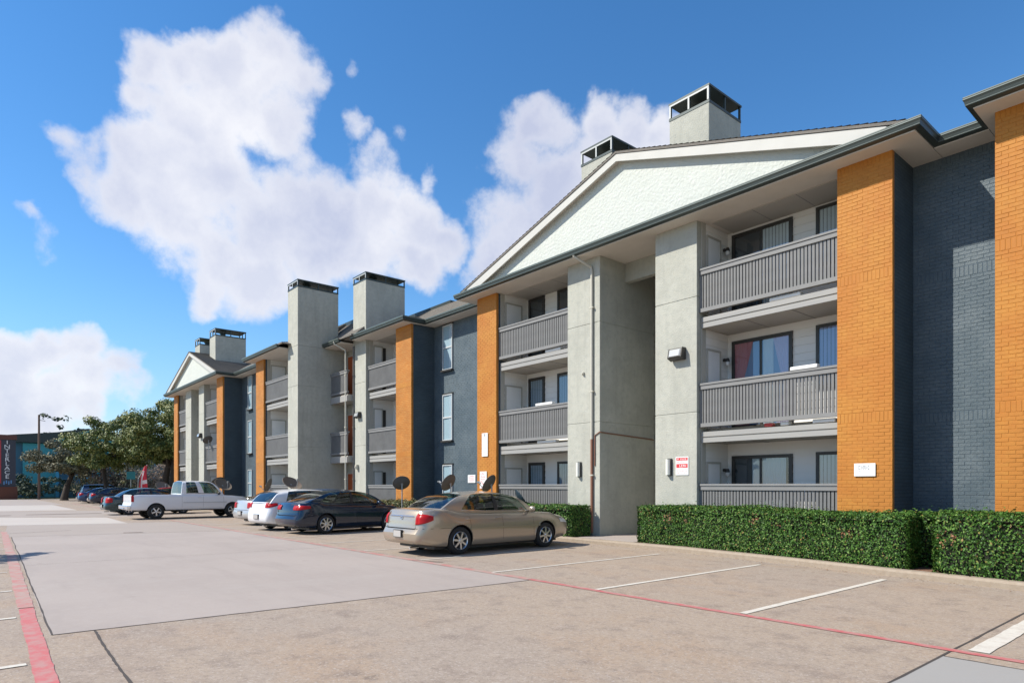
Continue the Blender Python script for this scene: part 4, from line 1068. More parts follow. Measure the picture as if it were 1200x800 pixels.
M_darkglass = glass_mat('dark car glass', (.12, .15, .17), .6, ior=1.9)
W16 = make_wheel(.325, .205, .215, 7); W17 = make_wheel(.335, .215, .235, 10); W15c = make_wheel(.315, .20, .20, 8, 'cap'); W5 = make_wheel(.365, .245, .215, 5); Wh = make_wheel(.32, .21, .225, 8)
REAR_S = [(.2, .10), (.36, .015), (.50, 0), (.58, .02), (.66, .085), (.85, .10), (1.0, .17), (1.1, .24)]
FRONT_S = [(.2, .10), (.35, .01), (.5, 0), (.64, .03), (.75, .12), (.9, .36)]
def sedan(paintm, wheels, L=4.9, W=1.83, H=1.46, belt=.93, deck=1.02, **kw):
    h = L/2; s_ = L/4.95
    S = dict(L=L, W=W, H=H, paint=paintm, clear=.19, belt0=-1.75*s_, belt1=1.15*s_, top_mid=belt,
        top=[(-h, deck-.02), (-h+.35, deck), (-h+.75, deck-.01), (-1.2*s_, belt+.03), (-.4*s_, belt), (.85*s_, belt-.02), (1.15*s_, belt-.02), (1.6*s_, belt-.045), (2.1*s_, belt-.11), (h, belt-.21)],
        rearwarp=REAR_S, frontwarp=FRONT_S, wr=.325, yr=-h+1.13*s_, wb=2.78*s_,
        gh=[dict(yb0=-1.80*s_, yb1=1.18*s_, yt0=-.98*s_, yt1=.34*s_, wb=.90, wt=.66, crown=.045, arc=.05,
                 cols=[(0, .17, 'p'), (.17, .30, 'g'), (.30, .315, 'b'), (.315, .52, 'g'), (.52, .565, 'b'), (.565, .925, 'g'), (.925, 1, 'p')])],
        seats=[(-.75, (-.4, .4)), (.25, (-.38, .38))], wheels=wheels, doors=[(-.02*s_, -.04), (-.98*s_, -.10), (1.02*s_, -.05)],
        handles=[-.18*s_, -1.10*s_], hz=belt-.13, mirror=.88*s_, tail=dict(xin=.60, z0=.72, z1=.96, wrap=.34, z0b=.82, z1b=.91), head=(.60, .70, .45),
        boot=(.62, deck-.06, .60), bumper=.63, plate=.50)
    S.update(kw); return S
# 1 champagne sedan, nearest
S = sedan(paint('champagne metallic', (.40, .335, .255), .45, .25), W16, L=4.92, W=1.83, H=1.47, belt=.95, deck=1.06, trimline=(.60, -1.05, 1.2), chromebar=(.90, .50), badge=.86)
S['gh'][0]['strip'] = M_chrome
make_vehicle('parked_car', 'champagne gold four door sedan, nearest of the parked cars, with red tail lights', 'car', S, (-13.12, 10.14, .006), R(1))
# 2 dark navy sedan
S = sedan(paint('midnight blue metallic', (.006, .018, .042), .3, .18), Wh, L=4.52, W=1.80, H=1.47, belt=.94, deck=1.05, plate=None,
    tail=dict(xin=.42, z0=.80, z1=.95, wrap=.45, z0b=.86, z1b=.93))
S['gh'][0].update(yb0=-1.85, yt0=-.72, yt1=.28, yb1=1.28, cols=[(0, .12, 'p'), (.12, .27, 'g'), (.27, .285, 'b'), (.285, .50, 'g'), (.50, .545, 'b'), (.545, .925, 'g'), (.925, 1, 'p')])
make_vehicle('parked_car', 'dark navy blue sedan between the white hatchback and the champagne sedan', 'car', S, (-21.35, 10.36, .006), R(6))
# 3 white hatchback
def hatch(paintm, wheels, **kw):
    S = sedan(paintm, wheels, L=4.46, W=1.76, H=1.48, belt=.95, deck=1.0)
    S.update(top=[(-2.23, .98), (-1.9, 1.0), (-1, .97), (0, .95), (.8, .93), (1.1, .93), (1.5, .87), (2.0, .75), (2.23, .62)], belt0=-2.1, belt1=1.1, yr=-1.30, wb=2.62,
        rearwarp=[(.2, .08), (.4, 0), (.58, .0), (.66, .05), (.9, .09), (1.0, .14), (1.1, .2)])
    S['gh'] = [dict(yb0=-2.08, yb1=1.22, yt0=-1.62, yt1=.25, wb=.90, wt=.68, crown=.045, arc=.09, arcf=.6, br=.05,
        cols=[(0, .17, 'p'), (.17, .28, 'g'), (.28, .30, 'b'), (.30, .52, 'g'), (.52, .56, 'b'), (.56, .93, 'g'), (.93, 1, 'p')])]
    S['tail'] = dict(xin=.50, z0=.82, z1=1.0, wrap=.34, z0b=.90, z1b=.98); S['boot'] = None; S['seats'] = [(-.9, (-.4, .4)), (.15, (-.38, .38))]
    S.update(kw); return S
make_vehicle('parked_car', 'white hatchback with red tail lamps, parked just left of the dark navy sedan', 'car', hatch(paint('pearl white', (.74, .75, .76), .05, .25), W16), (-23.75, 10.2, .006), R(8))
# 4 silver sedan
make_vehicle('parked_car', 'silver grey sedan showing only its tail between the white pickup and white hatchback', 'car',
    sedan(paint('silver metallic', (.42, .42, .42), .25, .3), W16, tail=dict(xin=.50, z0=.70, z1=.92, wrap=.36, z0b=.76, z1b=.88)), (-27.3, 11.0, .006), R(6))
# blue car seen between silver and white
make_vehicle('parked_car', 'small blue hatchback almost hidden behind the white hatchback and silver sedan', 'car',
    hatch(paint('bright blue metallic', (.03, .10, .26), .5, .25), W16), (-25.3, 12.0, .006), R(4))
# 5 pickup
PW = paint('white truck paint', (.66, .67, .70), .02, .3)
h = 5.75/2
S = dict(L=5.75, W=2.0, H=1.86, paint=PW, clear=.42, uptail=.03, box=True, belt0=-.55, belt1=1.15, top_mid=1.16,
    top=[(-h, 1.17), (-.6, 1.17), (-.5, 1.17), (1.0, 1.15), (1.25, 1.14), (1.7, 1.10), (2.4, 1.04), (h, .88)],
    rearwarp=[(.4, .02), (.62, .0), (.70, .12), (1.2, .12)], frontwarp=[(.4, .08), (.6, 0), (.8, .04), (1.1, .16)], wr=.365, yr=-h+1.14, wb=3.53,
    bed=(-h+.14, -.72),
    gh=[dict(yb0=-.62, yb1=1.42, yt0=-.50, yt1=.72, wb=.93, wt=.76, crown=.05, arc=.02, bf=.12, br=.02, taper=0,
        cols=[(0, .11, 'p'), (.11, .40, 'g'), (.40, .53, 'p'), (.53, .93, 'g'), (.93, 1, 'p')])],
    seats=[(.35, (-.45, .45))], wheels=W5, doors=[(-.60, 0), (.38, 0), (1.38, -.04)], handles=[.22], hz=1.02, mirror=1.12, mirrormat=M_black,
    tail=dict(xin=.86, z0=.84, z1=1.12, wrap=.10, z0b=.84, z1b=1.12), head=(.74, .92, .35), trimline=(.78, -.55, 1.5), trimmat=mat('grey moulding', (.45, .46, .48), .5))
tr, tf = make_vehicle('pickup_truck', 'white extended cab pickup truck parked sideways to the camera beyond the silver sedan', 'pickup truck', S, (-35.6, 8.80, .006), R(1.5))
s_ = MB(); s_.box(-.92, .92, -h-.08, -h+.06, .48, .66); s_.box(-.25, .25, -h-.14, -h-.02, .50, .54)
s_.build('rear_bumper', M_chrome, tr, bevel=.03)
# 6 cars beyond the pickup
make_vehicle('parked_car', 'dark green sedan mostly hidden behind the bed of the white pickup', 'car',
    sedan(paint('dark teal metallic', (.012, .035, .04), .4, .22), W16, H=1.50, tail=dict(xin=.45, z0=.66, z1=.95, wrap=.30, z0b=.70, z1b=.90)), (-41.6, 8.3, .006), R(2))
make_vehicle('parked_car', 'bright red car with only its roof showing beyond the pickup and beside the flag', 'car',
    hatch(paint('signal red', (.42, .02, .02), .1, .25), W16), (-56.5, 13.2, .006), R(0))
S = sedan(paint('ink blue metallic', (.012, .022, .05), .4, .2), W15c, H=1.48)
make_vehicle('parked_car', 'dark blue sedan with plain silver wheel covers under the oak tree', 'car', S, (-65.0, 10.6, .006), R(3))
S = hatch(paint('deep blue metallic', (.02, .06, .16), .4, .2), W16, H=1.72)
S['L'] = 4.6; S['gh'][0].update(arc=.03, yt0=-1.85); S['H'] = 1.75
make_vehicle('parked_car', 'tall blue wagon, farthest left of the parked cars, next to the fence', 'car', S, (-74.5, 10.8, .006), R(3))
make_vehicle('parked_car', 'mid blue sedan squeezed between the far wagon and the sedan with silver wheel covers', 'car',
    sedan(paint('mid blue metallic', (.02, .05, .13), .4, .2), W16), (-70.3, 10.4, .006), R(2))

# ------------------------------------------------------------------ planting
GL = [(0, (.015, .045, .008)), (.35, (.035, .095, .014)), (.7, (.065, .15, .024)), (.95, (.13, .22, .045)), (1, (.24, .15, .05))]
M_leaf = mat('hedge leaves', (.05, .11, .02), .5, island=GL, spec=.22)
M_leafdry = mat('dry hedge leaves', (.1, .1, .04), .6, island=[(0, (.05, .065, .02)), (.4, (.10, .12, .035)), (.75, (.17, .17, .06)), (1, (.26, .18, .09))])
M_leafred = mat('browned leaves', (.25, .10, .05), .6, island=[(0, (.22, .09, .035)), (.5, (.28, .13, .06)), (1, (.13, .07, .03))])
M_core_shade = mat('hedge core shade', (.012, .016, .007), .95)  # near-black core colour stands for the deep shade between the leaves
def leaf(mb, p, nrm, s, rr, mi=0):
    t = nrm.orthogonal().normalized(); a = rr.uniform(0, 2*pi); b = nrm.cross(t); u = t*cos(a)+b*sin(a); v = nrm.cross(u)
    mb.add([p-u*s*.5, p+v*s*.3+nrm*s*.06, p+u*s*.5, p-v*s*.3+nrm*s*.06], [(0, 1, 2, 3)], mi)
def hedge(path, hgt, wd, label, n_leaf, m=None, ls=.05, red=.03, seed=1, wob=.05, base=.12, zfun=None):
    """clipped hedge following a plan line (its front bottom edge); depth wd to the +Y side"""
    rr = random.Random(seed); P = [Vector((*p, 0)) for p in path]
    segs = [(P[i], P[i+1], (P[i+1]-P[i]).length) for i in range(len(P)-1)]; tot = sum(q[2] for q in segs)
    def at(s_):
        for a, b, l in segs:
            if s_ <= l: return a.lerp(b, s_/l)
            s_ -= l
        return segs[-1][1].copy()
    def nz(p, k=0): return noise.noise(p*.7+Vector((seed, k, 4)))*wob*1.2 + noise.noise(p*1.6+Vector((seed, k, 0)))*wob + noise.noise(p*5+Vector((seed, k, 9)))*wob*.5
    org = (P[0].x, P[0].y, 0)
    def surf(s_, t_):
        """t: 0..1 front, 1..2 top, 2..3 back ; rounded edges"""
        p = at(s_); e = min(s_, tot-s_); rnd = max(0, .18-e)/.18; inset = .18*(1-math.sqrt(max(0, 1-rnd**2)))
        r = .07
        if t_ < 1:
            z = t_*hgt; o = Vector((0, 0, z)); n_ = Vector((0, -1, .0)); y = 0 + max(0, z-(hgt-r))**2/r + .05*max(0, .12-z)/.12
        elif t_ < 2:
            f = t_-1; y = f*wd; z = hgt-.0; n_ = Vector((0, 0, 1))
            if y < r: z -= (r-y)**2/r*.5
        else:
            z = (3-t_)*hgt; y = wd; n_ = Vector((0, 1, 0))
        y += inset*(1 if y < wd/2 else -1)
        q = Vector((p.x, p.y+y, base+z)); q += n_*nz(q); return q, n_
    core = MB()
    def cp(u, v):
        q, n_ = surf(u*tot, v*3); return q - n_*.085
    core.grid(cp, max(8, int(tot*5)), 30)
    for ss in (0, tot):
        n0 = len(core.v)
        core.grid(lambda u, v: (lambda q0, q1: q0.lerp(q1, u))(cp(ss/tot, v/3), cp(ss/tot, 1-v/3)), 6, 12)
    root = core.build('hedge', M_core_shade, None, org, smooth=4); root.location = org
    tag(root, label, 'hedge')
    mb = MB(); m = m or M_leaf
    at_red = [(rr.uniform(0, tot), rr.uniform(.2, 1.0), rr.uniform(.06, .15)) for _ in range(int(tot*1.3))]
    for i in range(n_leaf):
        s_ = rr.uniform(0, tot); w = rr.random(); tt = hgt+wd+hgt*.4
        w *= tt; t_ = w/hgt if w < hgt else (1+(w-hgt)/wd if w < hgt+wd else 2+(w-hgt-wd)/hgt)
        q, n_ = surf(s_, t_); 
        q = q + n_*(rr.uniform(-.10, .035) + (rr.uniform(0, .10) if rr.random() < .04 else 0)) + Vector((rr.uniform(-.01, .01), 0, 0))
        nn = (n_ + Vector((rr.uniform(-1, 1), rr.uniform(-1, 1), rr.uniform(-.6, 1)))*.95).normalized()
        isr = t_ < 1.2 and any((s_-a)**2+((t_-b)*hgt)**2 < c*c and rr.random() < .30 for a, b, c in at_red) and red
        leaf(mb, q, nn, ls*rr.uniform(.7, 1.35), rr, 1 if isr else 0)
    for e, sx in ((0, -1 if P[-1].x > P[0].x else 1), (tot, 1 if P[-1].x > P[0].x else -1)):
        for i in range(int(n_leaf/tot*wd*.8)):
            p = at(e); v = rr.random(); y = rr.uniform(.05, wd-.05)
            q = Vector((p.x+sx*rr.uniform(-.03, .03), p.y+y, base+v*hgt*.98)); nn = (Vector((sx, 0, .2))+Vector((rr.uniform(-1, 1), rr.uniform(-1, 1), rr.uniform(-1, 1)))*.7).normalized()
            leaf(mb, q, nn, ls*rr.uniform(.7, 1.35), rr)
    mb.build('foliage', [m, M_leafred], root, org, kind='stuff')
    # a few trunks under it
    s2 = MB()
    for i in range(int(tot*2)):
        p = at((i+.5)/2); s2.tube([(p.x, p.y+wd*.5, base-.02), (p.x+.03, p.y+wd*.5, base+.3)], .015, 5)
    s2.build('hedge_stems', mat('woody stem', (.09, .065, .045), .9), root, org, kind='stuff')
    return root
hedge([(-10.75, 13.42), (-9.3, 13.4), (-6.5, 13.05), (-4.18, 12.68)], .96, .95, 'long clipped hedge from the breezeway path to the big orange pillar', 36000, seed=3, ls=.044)
hedge([(-3.72, 12.52), (-2.6, 12.42), (-.5, 12.25), (3.5, 12.1)], 1.02, 1.25, 'clipped hedge at the right edge, set a little forward of the long one', 32000, seed=5, ls=.046)
hedge([(-4.6, 13.35), (-3.2, 13.3)], .98, .8, 'short back row of hedge in the notch between the two clipped hedges', 5000, seed=8)
hedge([(-17.9, 13.35), (-13.15, 13.35)], .90, .95, 'clipped hedge behind the bonnet of the champagne sedan', 13000, seed=6, ls=.055)
hedge([(-26.6, 13.4), (-18.9, 13.4)], .82, .8, 'yellowish dry hedge behind the dark navy sedan', 12000, m=M_leafdry, seed=7, ls=.075)
hedge([(-40.5, 11.45), (-32.5, 11.45)], .72, .7, 'low olive hedge behind the white pickup', 6000, m=M_leafdry, seed=9, ls=.10, wob=.12)

def tree(name, label, cat, x, y, hgt, cr, nclump, nleaf, ls, m, trunk_r=.3, crown0=.35, lean=(0, 0), seed=1, flat=.7, trunks=1, group=None, barkm=None, spread=None):
    rr = random.Random(seed); root = empty(name, (x, y, 0), label, cat, group); org = (x, y, 0)
    bark = barkm or mat('oak bark', (.055, .042, .032), .95, bump=(8, .8, 5, .04), var=(3, .5, (.035, .028, .022)))
    tb = MB(); tips = []
    for t in range(trunks):
        bx = x+rr.uniform(-.4, .4)*(trunks > 1)*2; by = y+rr.uniform(-.5, .5)*(trunks > 1)
        top = Vector((x+lean[0]+rr.uniform(-1, 1)*trunks*.5, y+lean[1]+rr.uniform(-1, 1), hgt*crown0+hgt*.12))
        mid = Vector((bx, by, 0)).lerp(top, .5)+Vector((rr.uniform(-.3, .3), rr.uniform(-.3, .3), 0))
        tb.tube([(bx, by, -.1), (bx+.03, by, .3), tuple(mid), tuple(top)], [trunk_r*1.5, trunk_r*1.1, trunk_r*.85, trunk_r*.6], 10)
        for k in range(7):
            a = rr.uniform(0, 2*pi); e = rr.uniform(.35, .95); l = cr*rr.uniform(.55, .95)
            d = Vector((cos(a)*math.sqrt(1-e*e*.5), sin(a)*math.sqrt(1-e*e*.5), e*.75)); st = mid.lerp(top, rr.uniform(.5, 1)); en = st+d*l; mm = st.lerp(en, .5)+Vector((rr.uniform(-.3, .3), rr.uniform(-.3, .3), .2))*l*.3
            tb.tube([tuple(st), tuple(mm), tuple(en)], [trunk_r*.45, trunk_r*.28, trunk_r*.07], 6); tips.append(en); tips.append(mm)
            for q in range(3):
                a2 = rr.uniform(0, 2*pi); e2 = mm+Vector((cos(a2), sin(a2), rr.uniform(-.1, .8)))*l*.5; tb.tube([tuple(mm), tuple(e2)], [trunk_r*.15, trunk_r*.03], 5); tips.append(e2)
    tb.build('trunk', bark, root, org, smooth=.8)
    lb = MB(); c0 = Vector((x+lean[0], y+lean[1], hgt*(crown0+1)/2)); hz = hgt*(1-crown0)/2
    clumps = []
    for i in range(nclump):
        for _ in range(30):
            v = Vector((rr.uniform(-1, 1), rr.uniform(-1, 1), rr.uniform(-1, 1)))
            if .35 < v.length < 1 and (v.z > -.75): break
        r_ = rr.uniform(.5, 1)**.5
        p = c0+Vector((v.x*cr, v.y*cr, v.z*hz)); clumps.append((p, rr.uniform(.13, .24)*cr))
    for t in tips: clumps.append((t, .16*cr))
    per = max(4, nleaf//len(clumps))
    for p, r_ in clumps:
        for k in range(per):
            d = Vector((rr.gauss(0, 1), rr.gauss(0, 1), rr.gauss(0, .7))).normalized()*r_*rr.random()**.4
            d.z *= flat
            nn = (d.normalized()+Vector((rr.uniform(-1, 1), rr.uniform(-1, 1), rr.uniform(-.3, 1.2)))*.8).normalized()
            leaf(lb, p+d, nn, ls*rr.uniform(.6, 1.4), rr)
    lb.build('crown', m, root, org, kind='stuff')
    return root
M_oak = mat('live oak leaves', (.06, .08, .02), .6, island=[(0, (.035, .06, .010)), (.35, (.085, .125, .022)), (.7, (.16, .19, .04)), (1, (.27, .26, .07))])
M_oak2 = mat('dusty oak leaves', (.12, .12, .07), .7, island=[(0, (.06, .06, .03)), (.4, (.12, .12, .06)), (.8, (.20, .185, .11)), (1, (.28, .25, .16))])
M_bare = mat('bare twig leaves', (.14, .09, .06), .9, island=[(0, (.06, .045, .035)), (.5, (.13, .09, .065)), (1, (.20, .15, .11))])
M_ever = mat('dark evergreen leaves', (.03, .05, .02), .7, island=[(0, (.012, .028, .014)), (.5, (.03, .055, .025)), (1, (.06, .085, .04))])
tree('oak_tree', 'big live oak with a dark leaning trunk beside the far end of the building', 'tree', -66.5, 14.9, 9.4, 4.6, 120, 60000, .20, M_oak, .34, .33, (-.4, .2), seed=11, trunks=2)
tree('oak_tree', 'yellow green live oak just left of and behind the big oak', 'tree', -72, 10.9, 8.2, 3.9, 70, 34000, .20, M_oak, .24, .34, (0, 0), seed=12)
tree('oak_tree', 'dusty pale oak with spreading crown in front of the teal building', 'tree', -86, 8.6, 6.3, 3.9, 40, 16000, .24, M_oak2, .32, .40, (-.3, 0), seed=14)
tree('leafless_tree', 'thin ragged tree whose dark twigs rise over the crown of the left oak', 'tree', -84, 14.2, 12.4, 1.9, 9, 700, .34, M_ever, .12, .45, (0, 0), seed=21)
tree('leafless_tree', 'sparse dark tree top showing above the roof of the teal building', 'tree', -118, 11.6, 13.0, 3.5, 12, 900, .5, M_ever, .18, .55, (0, 0), seed=22)
rr0 = random.Random(5)
def thicket():
    rr = random.Random(5); mb = MB(); tw = MB()
    for i in range(26):
        cx, cy, hh, r = -90+rr.uniform(-4, 6), 11+i*1.1, rr.uniform(3.5, 6), rr.uniform(1.2, 2.2)
        for k in range(5): a = rr.uniform(0, 6.28); tw.tube([(cx, cy, 0), (cx+r*.4*cos(a), cy+r*.4*sin(a), hh*.5), (cx+r*cos(a), cy+r*sin(a), hh*.9)], .07, 4, r2=.02)
        for k in range(600):
            d = Vector((rr.gauss(0, 1), rr.gauss(0, 1), rr.gauss(0, 1))).normalized()*rr.random()**.4
            leaf(mb, Vector((cx+d.x*r, cy+d.y*r, hh*.5+d.z*hh*.5)), (d+Vector((.5, -.3, .5))).normalized(), rr.uniform(.2, .38), rr, 0 if i % 3 else 1)
    mb.v += tw.v and []; k = len(mb.v); mb.v += tw.v; mb.f += [tuple(j+k for j in f) for f in tw.f]; mb.m += [0]*len(tw.f)
    mb.build('thicket', [M_bare, M_oak2], None, kind='stuff')
thicket()
for i in range(3):
    tree('bush', ['yellowing bush under the left oak', 'olive bush at the foot of the big oak trunk', 'round shrub by the corner of the last orange pillar'][i], 'bush', [-73.5, -69, -58.5][i], [12.8, 15.0, 12.9][i], [2.6, 1.8, 1.5][i], [1.5, 1.3, .9][i], 8, 1200, .2, M_leafdry, .05, .1, seed=60+i)
# far woodland that reads as one mass
def woodland():
    rr = random.Random(77); mb = MB()
    for i in range(240):
        a = rr.uniform(-.2, 1.0); x = -175+rr.uniform(-8, 8); y = -60+i/240*170; hh = 7+3.5*noise.noise(Vector((y*.05, 2, 0)))+rr.uniform(-1, 1)
        for k in range(60):
            z = rr.uniform(0, hh); w = 2.4*math.sqrt(max(.05, 1-(z/hh)**2)); p = Vector((x+rr.uniform(-w, w), y+rr.uniform(-w, w), z))
            leaf(mb, p, Vector((rr.uniform(-.3, 1.5), rr.uniform(-1, .5), rr.uniform(0, 1))).normalized(), rr.uniform(.8, 1.5), rr)
    mb.build('woodland', M_ever, None, kind='stuff')
woodland()

# ------------------------------------------------------------------ satellite dishes
M_dish = mat('satellite dish back', (.115, .108, .098), .75, var=(8, .4, (.085, .08, .072)))
M_dish2 = mat('tan satellite dish', (.19, .15, .115), .85)
M_pole = mat('galvanised pole', (.35, .36, .36), .45, metal=.4)
def dish(x, y, z, label, az, tilt=35, r=.38, m=None, arm=True, dark=False, zg=.12):
    root = empty('satellite_dish', (x, y, zg), label, 'satellite dish', 'satellite dishes in the planting beds'); org = (x, y, zg)
    m = m or M_dish
    d = Vector((cos(R(az))*cos(R(tilt)), sin(R(az))*cos(R(tilt)), sin(R(tilt)))); u = d.cross(UP).normalized(); v = u.cross(d)
    c = Vector((x, y, z)); mb = MB()
    mb.grid(lambda a, b_: c + (u*cos(2*pi*a)*r*b_*1.0 + v*sin(2*pi*a)*r*b_*.88) + d*(.10*b_*b_-.06), 28, 6)
    mb.tube([tuple(c+(u*cos(2*pi*i/28)*r+v*sin(2*pi*i/28)*r*.88)+d*.04) for i in range(29)], .012, 5)
    mb.build('reflector', m, root, org, smooth=.8)
    p = MB(); b0 = c-d*.08; p.tube([(b0.x, b0.y, zg), (b0.x, b0.y, b0.z)], .025, 8); p.tube([tuple(b0), tuple(c-d*.05)], .05, 8)
    p.build('pole', M_pole, root, org, smooth=.8)
    if arm:
        a = MB(); e = c+d*.42-v*.16; a.tube([tuple(c-v*r*.85), tuple(e)], .014, 6); a.build('feed_arm', M_pole, root, org)
        a = MB(); a.tube([tuple(e-d*.0), tuple(e-d*.1)], .04, 8); a.tube([tuple(e+u*.06), tuple(e-u*.06)], .025, 8); a.build('receiver', M_pole, root, org)
dish(-22.3, 13.25, 1.70, 'round dish on a tall thin pole in front of the middle orange pillar', 165, 30, .34)
dish(-18.95, 13.2, 1.70, 'dish over the roof of the champagne sedan with its pale arm to the left', 200, 28, .36)
dish(-16.75, 13.3, 1.66, 'dish with a feed arm crossing the small red sign on the orange pillar', 205, 30, .36)
dish(-16.0, 13.95, 1.20, 'low dish darkened as in shade against the ground floor railing behind the champagne sedan', 60, 35, .36, arm=False, m=mat('shaded dish blue', (.02, .04, .06), .5))  # dark blue colour stands for a dish lying in shade
dish(-29.3, 11.6, 1.70, 'large oval brown dish in front of the left tall chimney', 20, 48, .48, m=M_dish2)
dish(-32.2, 11.6, 1.60, 'dish seen edge on with a long arm beside the far orange pillar', 235, 20, .42)
dish(-39.6, 11.6, 1.66, 'wide tan dish above the bonnet of the white pickup', 25, 45, .52, m=M_dish2)
dish(-41.2, 11.8, 1.74, 'dark dish tucked behind the wide tan dish over the pickup', 200, 35, .5)
dish(-60.5, 12.9, 1.55, 'far brown dish showing over the tailgate side of the white pickup under the oak', 20, 45, .6, m=M_dish2)
dish(-45.2, 12.3, 4.6, 'dish fixed on the second floor balcony near the last gable', 200, 35, .33, zg=3.6)

# ------------------------------------------------------------------ lamps and signs on the walls
M_signw = mat('white sign enamel', (.74, .75, .74), .4)
M_signr = mat('red sign print', (.55, .045, .05), .5)
M_signk = mat('grey sign print', (.30, .30, .31), .6)
def sign(x0, x1, y, z0, z1, label, draw, name='sign'):
    org = ((x0+x1)/2, y, (z0+z1)/2); root = empty(name, org, label, 'sign')
    MB().box(x0, x1, y-.018, y-.004, z0, z1).build('sign_board', M_signw, root, org, bevel=.003)
    mbr, mbk = MB(), MB()
    def rect(a0, a1, b0, b1, red=True, lvl=1): 
        (mbr if red else mbk).box(lerp(x0, x1, a0), lerp(x0, x1, a1), y-.018-.0012*lvl, y-.0182-.0012*(lvl-1), lerp(z0, z1, b0), lerp(z0, z1, b1))
    mw = MB()
    def white(a0, a1, b0, b1): mw.box(lerp(x0, x1, a0), lerp(x0, x1, a1), y-.0212, y-.0196, lerp(z0, z1, b0), lerp(z0, z1, b1))
    draw(rect, white)
    if mbr.v: mbr.build('red_print', M_signr, root, org)
    if mbk.v: mbk.build('grey_print', M_signk, root, org)
    if mw.v: mw.build('white_print', M_signw, root, org)
    return root
def glyphs(rect, x0, x1, z0, z1, n, red=False, seed=1):
    rr = random.Random(seed); w = (x1-x0)/n
    for i in range(n):
        a = x0+i*w
        if rr.random() < .12: continue
        k = rr.randint(0, 3); t = w*.22
        rect(a+w*.1, a+w*.1+t, z0, z1, red)
        if k in (0, 1): rect(a+w*.1+t, a+w*.8, z1-(z1-z0)*.2, z1, red)
        if k in (1, 2): rect(a+w*.1+t, a+w*.8, z0, z0+(z1-z0)*.2, red)
        if k in (0, 3): rect(a+w*.8-t, a+w*.8, z0+(z1-z0)*.2, z1-(z1-z0)*.2, red)
def draw_white(rect, white):
    glyphs(rect, .2, .75, .5, .85, 5, False, 3); glyphs(rect, .22, .5, .32, .42, 6, False, 4)
    for a, b in ((.06, .065), ): pass
def draw_tow(rect, white):
    rect(.06, .94, .80, .96); glyphs(lambda a, b, c, d, r=0: white(a, b, c, d), .14, .86, .84, .92, 6, seed=2)
    glyphs(rect, .1, .9, .70, .76, 9, True, 8)
    rect(.06, .94, .40, .62); glyphs(lambda a, b, c, d, r=0: white(a, b, c, d), .30, .84, .45, .57, 4, seed=9)
    for i in range(3): glyphs(rect, .1, .9, .10+i*.09, .14+i*.09, 10, True, 20+i)
def draw_list(rect, white):
    rect(.38, .62, .86, .97, False)
    for i in range(9): glyphs(rect, .14, .86, .10+i*.08, .135+i*.08, 8, False, 30+i)
def draw_park(rect, white):
    for i, (a, b, n) in enumerate([(.80, .92, 4), (.64, .74, 6), (.50, .58, 8)]): glyphs(rect, .12, .88, a, b, n, True, 50+i)
    for i in range(5): rect(.12+i*.14, .26+i*.14, .40-i*.07, .45-i*.07)
    glyphs(rect, .12, .88, .03, .08, 8, True, 60)
def draw_small(rect, white):
    for i, (a, b, n) in enumerate([(.72, .88, 5), (.48, .6, 7), (.30, .40, 8), (.12, .2, 8)]): glyphs(rect, .12, .88, a, b, n, True, 70+i)
sign(-5.72, -5.30, Y0-.018, 1.80, 2.07, 'white rectangular notice low on the big orange brick pillar', draw_white)
sign(-10.22, -9.82, Y0, 1.88, 2.36, 'red and white towing notice on the right grey pier', draw_tow)
sign(-18.56, -18.22, Y0-.02, 2.66, 3.50, 'tall white notice midway up the narrow orange pillar', draw_list)
sign(-18.68, -18.28, Y0-.02, 1.50, 2.12, 'white notice with red print below the tall one on the narrow orange pillar', draw_park)
sign(-20.98, -20.48, Y0+1.14, 1.72, 2.04, 'small red lettered notice on the recessed navy brick wall', draw_small)

M_lens = mat('lamp lens', (.42, .43, .42), .2, coat=1)
def wallpack(x, y, z, label, s=1):
    org = (x, y, z); root = empty('flood_light', org, label, 'wall light')
    mb = MB(); mb.prism([(y, z-.13*s), (y-.06*s, z-.16*s), (y-.22*s, z-.10*s), (y-.16*s, z+.15*s), (y, z+.15*s)], 'x', x-.21*s, x+.21*s); mb.build('housing', M_brown, root, org, bevel=.01)
    mb = MB(); a = Vector((0, y-.222*s, z-.085*s)); b_ = Vector((0, y-.172*s, z+.12*s))
    mb.add([(x-.18*s, a.y-.004, a.z), (x+.18*s, a.y-.004, a.z), (x+.18*s, b_.y-.004, b_.z), (x-.18*s, b_.y-.004, b_.z), (x-.15*s, a.y-.03, a.z+.02), (x+.15*s, a.y-.03, a.z+.02), (x+.15*s, b_.y-.03, b_.z-.02), (x-.15*s, b_.y-.03, b_.z-.02)], [(4,5,6,7), (0,1,5,4), (1,2,6,5), (2,3,7,6), (3,0,4,7)])
    mb.build('lens', M_lens, root, org)
wallpack(-10.12, Y0, 5.05, 'flood light high on the right grey pier of the near gable')
wallpack(-28.1, Y0, 4.95, 'flood light on the grey pier beside the middle chimney', .9)
wallpack(-47.1, Y2, 5.0, 'flood light on the grey pier of the far gable', 1)
def sconce(x, y, z, label, h_=.42):
    org = (x, y, z); root = empty('wall_sconce', org, label, 'wall light')
    MB().box(x-.07, x+.09, y-.04, y-.001, z-h_/2-.02, z+h_/2+.02).build('back_plate', M_brown, root, org, bevel=.01)
    mb = MB(); mb.tube([(x, y-.075, z-h_/2), (x, y-.075, z+h_/2)], .062, 14); mb.build('lamp_tube', mat('opal lamp tube', (.66, .66, .60), .35), root, org, smooth=.8)
sconce(-10.42, Y0, 2.10, 'pale tube lamp beside the red and white notice on the right grey pier')
sconce(-13.72, Y0, 2.10, 'pale tube lamp on the left grey pier next to the brown downspout')
